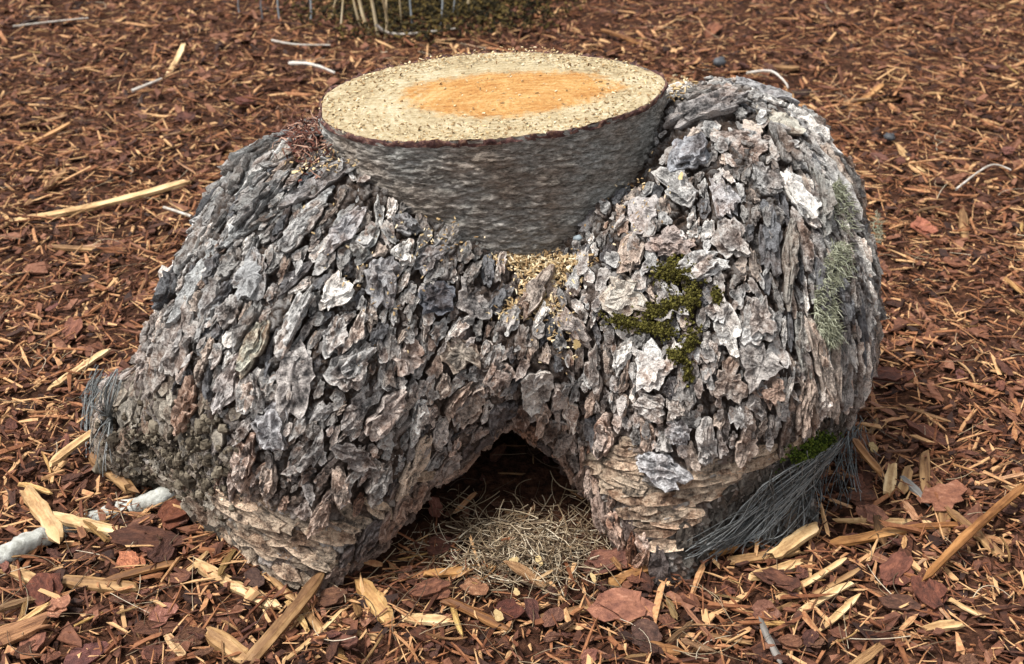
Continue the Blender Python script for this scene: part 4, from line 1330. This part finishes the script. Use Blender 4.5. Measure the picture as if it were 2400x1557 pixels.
def lichen(blobs, n, label):
    sp = Soup()
    for k in range(n):
        cx, cy, rx, ry, ang = blobs[int(rng.integers(len(blobs)))]
        t = rng.uniform(0, 6.28); r = math.sqrt(rng.random())
        x, y = r * rx * math.cos(t), r * ry * math.sin(t)
        ca, sa = math.cos(math.radians(ang)), math.sin(math.radians(ang))
        P, N = any_hit((cx + x * ca - y * sa) * K, (cy + x * sa + y * ca) * K, .004)
        d = N + rng.normal(0, .7, 3) + np.array([0, 0, -.3]); d /= np.linalg.norm(d)
        e = rng.normal(0, .35, 3)
        l = rng.uniform(.006, .014)
        pts = np.array([P, P + d * l * .5 + e * l * .25, P + d * l + e * l * .8 + np.array([0, 0, -.25 * l])])
        V, F = tube(pts, rng.uniform(.0006, .0011), .0003)
        sp.add(V, F, float(rng.random()))
    obj('lichen_patch', sp.mesh('lichen_patch'), M_LICH, None, label, 'lichen')
lichen([(1925, 620, 30, 55, 18), (1900, 720, 24, 60, 0), (1912, 770, 16, 32, -8)], 1100, 'long pale green tufted lichen hanging on the right flank of the stump')
lichen([(1940, 500, 24, 46, -10), (1925, 455, 16, 22, 0)], 260, 'faint pale lichen tufts high on the right flank above the long one')
lichen([(2040, 535, 10, 34, -5)], 150, 'small grey green lichen tuft on the rightmost edge of the stump')

# ------------------------------------------------------------------ sawdust
M_DUST = simple_mat('sawdust', [(.15, (.22, .14, .07)), (.45, (.44, .31, .16)), (.7, (.60, .48, .29)), (.9, (.74, .65, .48))], 200, None, .9, .1, .2, .001, .8)
def grain_soup(pts, nrm, lmin, lmax, wr, lift):
    sp = Soup()
    for P, N in zip(pts, nrm):
        l = rng.uniform(lmin, lmax)
        M = np.array(frame_mat(P + N * rng.uniform(*lift), rng.normal(0, 1, 3), N + rng.normal(0, .45, 3), (l, l * rng.uniform(*wr), l * .25)))
        V = (BOX + rng.normal(0, .13, (8, 3))) @ M[:3, :3].T + M[:3, 3]
        sp.add(V, BOXF, float(rng.random()))
    return sp
pts, nr = [], []
for k in range(5200):
    t = rng.uniform(0, 2 * math.pi)
    back = .5 + .5 * math.sin(t); front = .5 - .5 * math.sin(t)
    u = rng.random() ** .5
    if rng.random() > .07 + .88 * sstep(.50, .95, np.array(u)) * (.35 + .65 * max(back ** 2, .75 * front ** 3)): continue
    r = float(rim_r(np.array(t))) * ((.985 if back > .5 else 1.006) * u)
    x, y = TC[0] + TA * r * math.cos(t), TC[1] + TB * r * math.sin(t)
    pile = .010 * max(0, math.sin(t + .15)) ** 3 * (u > .6) * rng.random()
    pts.append(np.array([x, y, float(face_h(np.array([x]), np.array([y]))[0]) + pile])); nr.append(np.array([0, 0, 1.0]))
obj('sawdust', grain_soup(pts, nr, .0012, .0045, (.2, .7), (.0002, .0018)).mesh('sawdust', False), M_DUST, None, 'cream sawdust crumbs scattered over the sawn top', 'sawdust', kind='stuff')
def dust_patch(blobs, n, lmin, lmax, wr, lift, label, fall=1.0):
    pts, nr = [], []
    for k in range(n):
        cx, cy, rx, ry = blobs[int(rng.integers(len(blobs)))]
        a, b = rng.normal(0, .5, 2)
        P, N = any_hit((cx + a * rx) * K, (cy + b * ry) * K, 0)
        pts.append(P); nr.append(N)
    obj('sawdust', grain_soup(pts, nr, lmin, lmax, wr, lift).mesh('sawdust', False), M_DUST, None, label, 'sawdust', kind='stuff')
dust_patch([(1262, 628, 62, 44), (1280, 645, 56, 36), (1245, 678, 46, 34), (1195, 612, 60, 16), (1335, 610, 50, 18), (1225, 720, 70, 22)], 1900, .002, .008, (.10, .4), (-.008, .002), 'heap of golden sawdust on the ledge below the trunk')
dust_patch([(1562, 215, 34, 26), (1585, 205, 26, 18)], 420, .003, .010, (.12, .4), (-.002, .008), 'golden sawdust caught between the sawn top and the right shoulder')
dust_patch([(770, 400, 90, 30), (860, 640, 120, 160), (1030, 560, 110, 60), (1480, 470, 90, 90), (1300, 770, 50, 60)], 300, .002, .005, (.2, .6), (.002, .014), 'stray sawdust flecks caught in the bark below the trunk')

# torn reddish inner bark at the left end of the cut
M_TORN = simple_mat('torn_red_inner_bark', [(.2, (.05, .016, .012)), (.5, (.16, .060, .042)), (.8, (.42, .26, .19))], 150, None, .85, .2, .4, .001, .8)
sp = Soup()
for k in range(420):
    a, b = rng.normal(0, 1, 2)
    P, N = any_hit((712 + 34 * a + 10 * b) * K, (322 + 40 * b) * K, .004)
    d = rng.normal(0, 1, 3) + N * .5 + np.array([-.4, -.2, -.5]); d /= np.linalg.norm(d)
    l = rng.uniform(.006, .022)
    V, F = tube(np.array([P, P + d * l * .5 + rng.normal(0, .002, 3), P + d * l + rng.normal(0, .004, 3)]), rng.uniform(.0006, .0018), .0004)
    sp.add(V, F, float(rng.random()))
part('torn_bark', sp.mesh('torn_bark', False), M_TORN, kind='stuff', label='torn reddish bark fibres left of the sawn top')

# ------------------------------------------------------------------ rotten soil on the left stub
M_SOIL = simple_mat('crumbly_soil', [(.25, (.035, .028, .021)), (.5, (.105, .086, .063)), (.75, (.24, .205, .155))], 130, None, .95, .1, 1, .004, .5)
sp = Soup()
def lump(P, r, k, N=np.array([0, -.5, .8])):
    u, v = np.meshgrid(np.linspace(0, 2 * math.pi, 9, endpoint=False), np.linspace(.12, 3.0, 6))
    d = np.stack([np.cos(u) * np.sin(v), np.sin(u) * np.sin(v), np.cos(v)], -1).reshape(-1, 3)
    V = P + d * (r * (1 + .55 * noise(d * 1.7 + k * 5.1, 601) + rng.normal(0, .07, len(d))))[:, None]
    ii = np.arange(54).reshape(6, 9)
    F = np.stack([ii[:-1], np.roll(ii[:-1], -1, 1), np.roll(ii[1:], -1, 1), ii[1:]], -1).reshape(-1, 4)
    return V, F
for k in range(1300):
    a, b = rng.normal(0, 1, 2)
    x, y = 400 + 85 * a, 1060 + 52 * b + .12 * 85 * a
    if x < 215 or x > 570 or y < 920: continue
    P, N = any_hit(x * K, y * K, -.004)
    V, F = lump(P + N * rng.uniform(-.008, .006), rng.lognormal(math.log(.0020), .6), k)
    sp.add(V, F, float(rng.random()))
obj('soil_clump', sp.mesh('soil_clump', False), M_SOIL, None, 'crumbly tan soil packed against the rotten root at left', 'soil')

# ------------------------------------------------------------------ half buried pale branch at lower left
M_PALEB = simple_mat('pale_lichened_branch', [(.25, (.13, .12, .10)), (.45, (.33, .33, .30)), (.65, (.55, .56, .52)), (.85, (.70, .70, .64))], 60, None, .8, .2, 1, .004, .1, detail=6)
ctrl = [(-60, 1330, .004), (20, 1288, .016), (75, 1258, .018), (125, 1240, .012), (230, 1205, -.006), (335, 1170, .012), (400, 1142, .020), (445, 1128, .012), (520, 1105, -.01)]
pts = np.array([surface_point(a * K, b * K, c) for a, b, c in ctrl])
line = smooth_line(pts, 60)
V, F = tube(line, np.full(60, .0145), sides=18)
nv = V - np.repeat(line, 18, 0)
V = V + nv * (.30 * fbm(V * 55, 3, 621) + .25 * noise(V * 14, 625))[:, None]
obj('fallen_branch', mesh_from('fallen_branch', V, F, True, {'rnd': np.zeros(len(V))}), M_PALEB, None, 'pale grey lichened branch half buried in mulch at lower left', 'branch')

# ------------------------------------------------------------------ dry needles
M_NEED = simple_mat('dry_needle', [(.15, (.06, .036, .020)), (.42, (.17, .115, .065)), (.68, (.36, .28, .18)), (.9, (.58, .50, .38))], 80, None, .55, .4, .2, .001, .8)
def needle(sp, P, l, curl, zlift, r):
    a = rng.uniform(0, 6.28); d = np.array([math.cos(a), math.sin(a), rng.normal(0, .18)]); s_ = np.array([-d[1], d[0], rng.normal(0, .3)])
    t = np.linspace(-.5, .5, 7)[:, None]
    pts = P + d * t * l + s_ * (t * t - .08) * l * curl + np.array([0, 0, 1.0]) * zlift
    V, F = tube(pts, r, r * .6)
    sp.add(V, F, float(rng.random()))
sp = Soup()
mound = lambda x, y: .018 * math.exp(-((x - .01) / .13) ** 2 - ((y + .12) / .09) ** 2)
for k in range(1050):
    u, v = rng.normal(0, .42, 2)
    wide = rng.random() < .42
    P = surface_point((1215 + (330 if wide else 200) * u) * K, (1285 + (135 if wide else 80) * v) * K, .006)
    if sdf(P[None] + np.array([[0, 0, .02]]))[0] < .004: continue
    P[2] += mound(P[0], P[1]) * rng.uniform(.4, 1.05) + rng.uniform(.002, .010)
    needle(sp, P, rng.uniform(.012, .07), rng.normal(0, .6), 0, rng.uniform(.0004, .0013))
obj('needle_litter', sp.mesh('needle_litter'), M_NEED, None, 'tangle of dry pale needles in the hollow between the two feet', 'needles', kind='stuff')
sp = Soup()
x, y = loose(330)
for i in range(len(x)):
    P = np.array([x[i], y[i], gh1(x[i], y[i]) + rng.uniform(.016, .024)])
    needle(sp, P, rng.uniform(.03, .10), rng.normal(0, .6), 0, rng.uniform(.0005, .0010))
obj('loose_needles', sp.mesh('loose_needles'), M_NEED, None, 'thin dry needles and grass blades scattered over the mulch', 'needles', kind='stuff')

# ------------------------------------------------------------------ bleached twigs behind the stump
M_TWIG = simple_mat('bleached_twig', [(.2, (.22, .18, .14)), (.5, (.48, .44, .39)), (.8, (.70, .67, .62))], 70, None, .6, .3, .4, .001, .2)
def twig(ctrl, wpx, label, r_end=.6, lift=.02):
    pts = smooth_line([surface_point(a * K, b * K, lift + c) for a, b, c in ctrl], 18)
    mpp = np.linalg.norm(pts[9] - CAM) / FPX
    V, F = tube(pts, wpx * mpp * .5, wpx * mpp * .5 * r_end, 7)
    V = V + rng.normal(0, wpx * mpp * .03, V.shape)
    obj('twig', mesh_from('twig', V, F, True, {'rnd': np.zeros(len(V))}), M_TWIG, None, label, 'twig')
twig([(874, 58, .03), (895, 74, .012), (930, 80, .0), (985, 76, 0), (1062, 66, 0)], 8, 'white curved twig lying before the dry stalks at the top')
twig([(672, 148, 0), (712, 148, .01), (745, 156, .01), (778, 170, 0)], 9, 'short white bent twig left of the sawn top')
twig([(306, 212, 0), (340, 198, 0), (376, 183, .01)], 8, 'straight bleached twig in the upper left mulch')
twig([(632, 94, 0), (690, 104, 0), (768, 105, 0)], 6, 'grey twig at the edge of the dark ground cover')
twig([(30, 62, 0), (110, 52, 0), (205, 42, 0)], 5, 'long thin bleached twig in the top left corner')
twig([(380, 482, 0), (412, 492, 0), (445, 503, 0)], 7, 'short bleached twig touching the left shoulder of the stump', 1.0)
twig([(1735, 170, 0), (1790, 165, .01), (1822, 188, .01), (1832, 205, 0)], 6, 'pale hooked twig behind the right shoulder of the stump')
twig([(2222, 440, 0), (2300, 385, .015), (2350, 395, .01)], 5, 'thin pale arching twig in the mulch at the right edge')

# ------------------------------------------------------------------ yellow leaf scraps, pebbles
M_LEAF = simple_mat('yellow_leaf', [(.2, (.26, .17, .07)), (.5, (.46, .34, .16)), (.8, (.62, .52, .30))], 8, None, .6, .3, .4, .001, .4)
scraps = [(1195, 1312, 24, 'uppermost yellow leaf scrap on the needle litter'), (1252, 1310, 26, 'yellow leaf scrap right of the uppermost one on the needle litter'),
          (1200, 1378, 26, 'yellow leaf scrap in the middle of the needle litter'), (1378, 1345, 24, 'rightmost yellow leaf scrap on the needle litter'),
          (1158, 1432, 28, 'yellow leaf scrap lying below the needle litter'), (2030, 1040, 26, 'cream leaf scrap right of the netting corner'), (655, 1325, 14, 'tiny yellow leaf scrap beside the charcoal chip')]
on_bark = [(1592, 427, 20, 'yellow leaf scrap on the bark under the right shoulder'), (1330, 795, 24, 'yellow leaf scrap below the sawdust ledge'), (697, 425, 16, 'yellow leaf scrap on the left shoulder'), (1125, 520, 15, 'tiny yellow leaf scrap under the trunk')]
for i, (a, b, w, lab) in enumerate(scraps + on_bark):
    if i < len(scraps):
        P = surface_point(a * K, b * K, .022); P[2] += mound(P[0], P[1]); N = np.array([rng.normal(0, .2), -.35, 1])
    else:
        P, N = any_hit(a * K, b * K, .012)
    mpp = np.linalg.norm(P - CAM) / FPX
    me = CHIP_M[(i * 3) % 24].copy(); me.materials.clear(); me.materials.append(M_LEAF)
    o = obj('leaf_scrap', me, None, None, lab, 'leaf scrap')
    o.matrix_world = frame_mat(P, rng.normal(0, 1, 3), N, (w * mpp * .95, w * mpp * 1.2, w * mpp * .3))
M_PEB = simple_mat('dark_pebble', [(.2, (.035, .037, .042)), (.6, (.075, .08, .09)), (.9, (.14, .145, .155))], 120, None, .6, .4, .5, .001, .1)
for (a, b, w, lab, tint) in [(1672, 152, 26, 'dark blue grey pebble behind the right shoulder', (1, 1, 1)), (2066, 326, 22, 'small dark pebble in the mulch right of the stump', (.7, .7, .7)), (1362, 562, 18, 'small pale grey pebble lodged under the trunk', (3.2, 3.6, 3.5))]:
    P, N = any_hit(a * K, b * K, .008)
    r = w * .5 * np.linalg.norm(P - CAM) / FPX
    V, F = lump(np.zeros(3), r, a)
    V = V * np.array([1.2, 1.0, .75])
    V = np.concatenate([V, [[0, 0, r * .8], [0, 0, -r * .8]]])
    F = F.tolist() + [[(j + 1) % 9, j, 54] for j in range(9)] + [[45 + j, 45 + (j + 1) % 9, 55] for j in range(9)]
    o = obj('pebble', mesh_from('pebble', V, F, True), M_PEB, None, lab, 'pebble')
    o.location = P; o.color = (*tint, 1)

# ------------------------------------------------------------------ dry stalks over dark ground cover at the top
M_STALK = simple_mat('dry_stalk', [(.2, (.22, .15, .08)), (.5, (.46, .36, .22)), (.8, (.62, .54, .40))], 60, (1, 1, .15), .7, .3, .4, .001, .2)
M_STEMG = simple_mat('grey_stem', [(.2, (.10, .11, .12)), (.5, (.24, .26, .28)), (.8, (.42, .44, .46))], 60, (1, 1, .15), .7, .3, .4, .001, .2)
M_COVER = simple_mat('dark_ground_cover', [(.2, (.010, .008, .004)), (.5, (.036, .028, .010)), (.8, (.11, .075, .022))], 150, None, .9, .15, .5, .001, .8)
plant = obj('dry_plant', None, None, None, 'cluster of dry pale stalks and grey stems rising from dark ground cover', 'dry plant')
base0 = surface_point(850 * K, 88 * K, 0)
plant.location = base0; plant.empty_display_size = .05
stalks = [(862, 88, 825, -60, 9, 0), (880, 90, 850, -60, 8, 0), (894, 92, 880, -50, 7, 0), (902, 86, 902, -60, 6, 0), (842, 72, 812, -40, 6, 0), (720, 66, 712, -60, 5, 1), (652, 60, 646, -60, 4, 1), (612, 52, 606, -60, 4, 1),
          (960, 76, 952, -60, 5, 1), (1025, 62, 1032, -60, 5, 1), (1052, 54, 1060, -60, 4, 1), (790, 80, 800, -60, 4, 0), (770, 52, 800, -40, 4, 0), (1082, 46, 1100, -30, 7, 0), (935, 70, 925, -50, 4, 0), (560, 44, 552, -30, 4, 1)]
for (xa, ya, xb, yb, w, g) in stalks:
    A = surface_point(xa * K, ya * K, -.005)
    d = ray(xb * K, yb * K); depth = A[1] + rng.uniform(-.02, .08)
    B = CAM + d * ((depth - CAM[1]) / d[1])
    mpp = np.linalg.norm(A - CAM) / FPX
    pts = smooth_line([A, A * .6 + B * .4 + rng.normal(0, .006, 3), B, B + (B - A) * .6 + rng.normal(0, .02, 3)], 14)
    V, F = tube(pts - base0, w * mpp * .5, w * mpp * .32, 6)
    obj('stalk' if g == 0 else 'stem', mesh_from('stalk', V, F, True, {'rnd': np.zeros(len(V))}), M_STEMG if g else M_STALK, plant)
sp = Soup()
for k in range(5200):
    x, y = -.25 + rng.normal(0, .20), 2.32 + rng.normal(0, .20)
    if y < 1.93 + 1.2 * (x + .27) ** 2 + .03 * math.sin(x * 30): continue
    P = np.array([x, y, gh1(x, y) + rng.uniform(.012, .045)])
    M = np.array(frame_mat(P, rng.normal(0, 1, 3), np.array([0, -.2, 1]) + rng.normal(0, .6, 3), (rng.uniform(.008, .020), rng.uniform(.003, .007), .003)))
    sp.add(BOX @ M[:3, :3].T + M[:3, 3], BOXF, float(rng.random()))
obj('ground_cover', sp.mesh('ground_cover', False), M_COVER, None, 'dark olive brown low ground cover at the top of the bed', 'ground cover', kind='stuff')
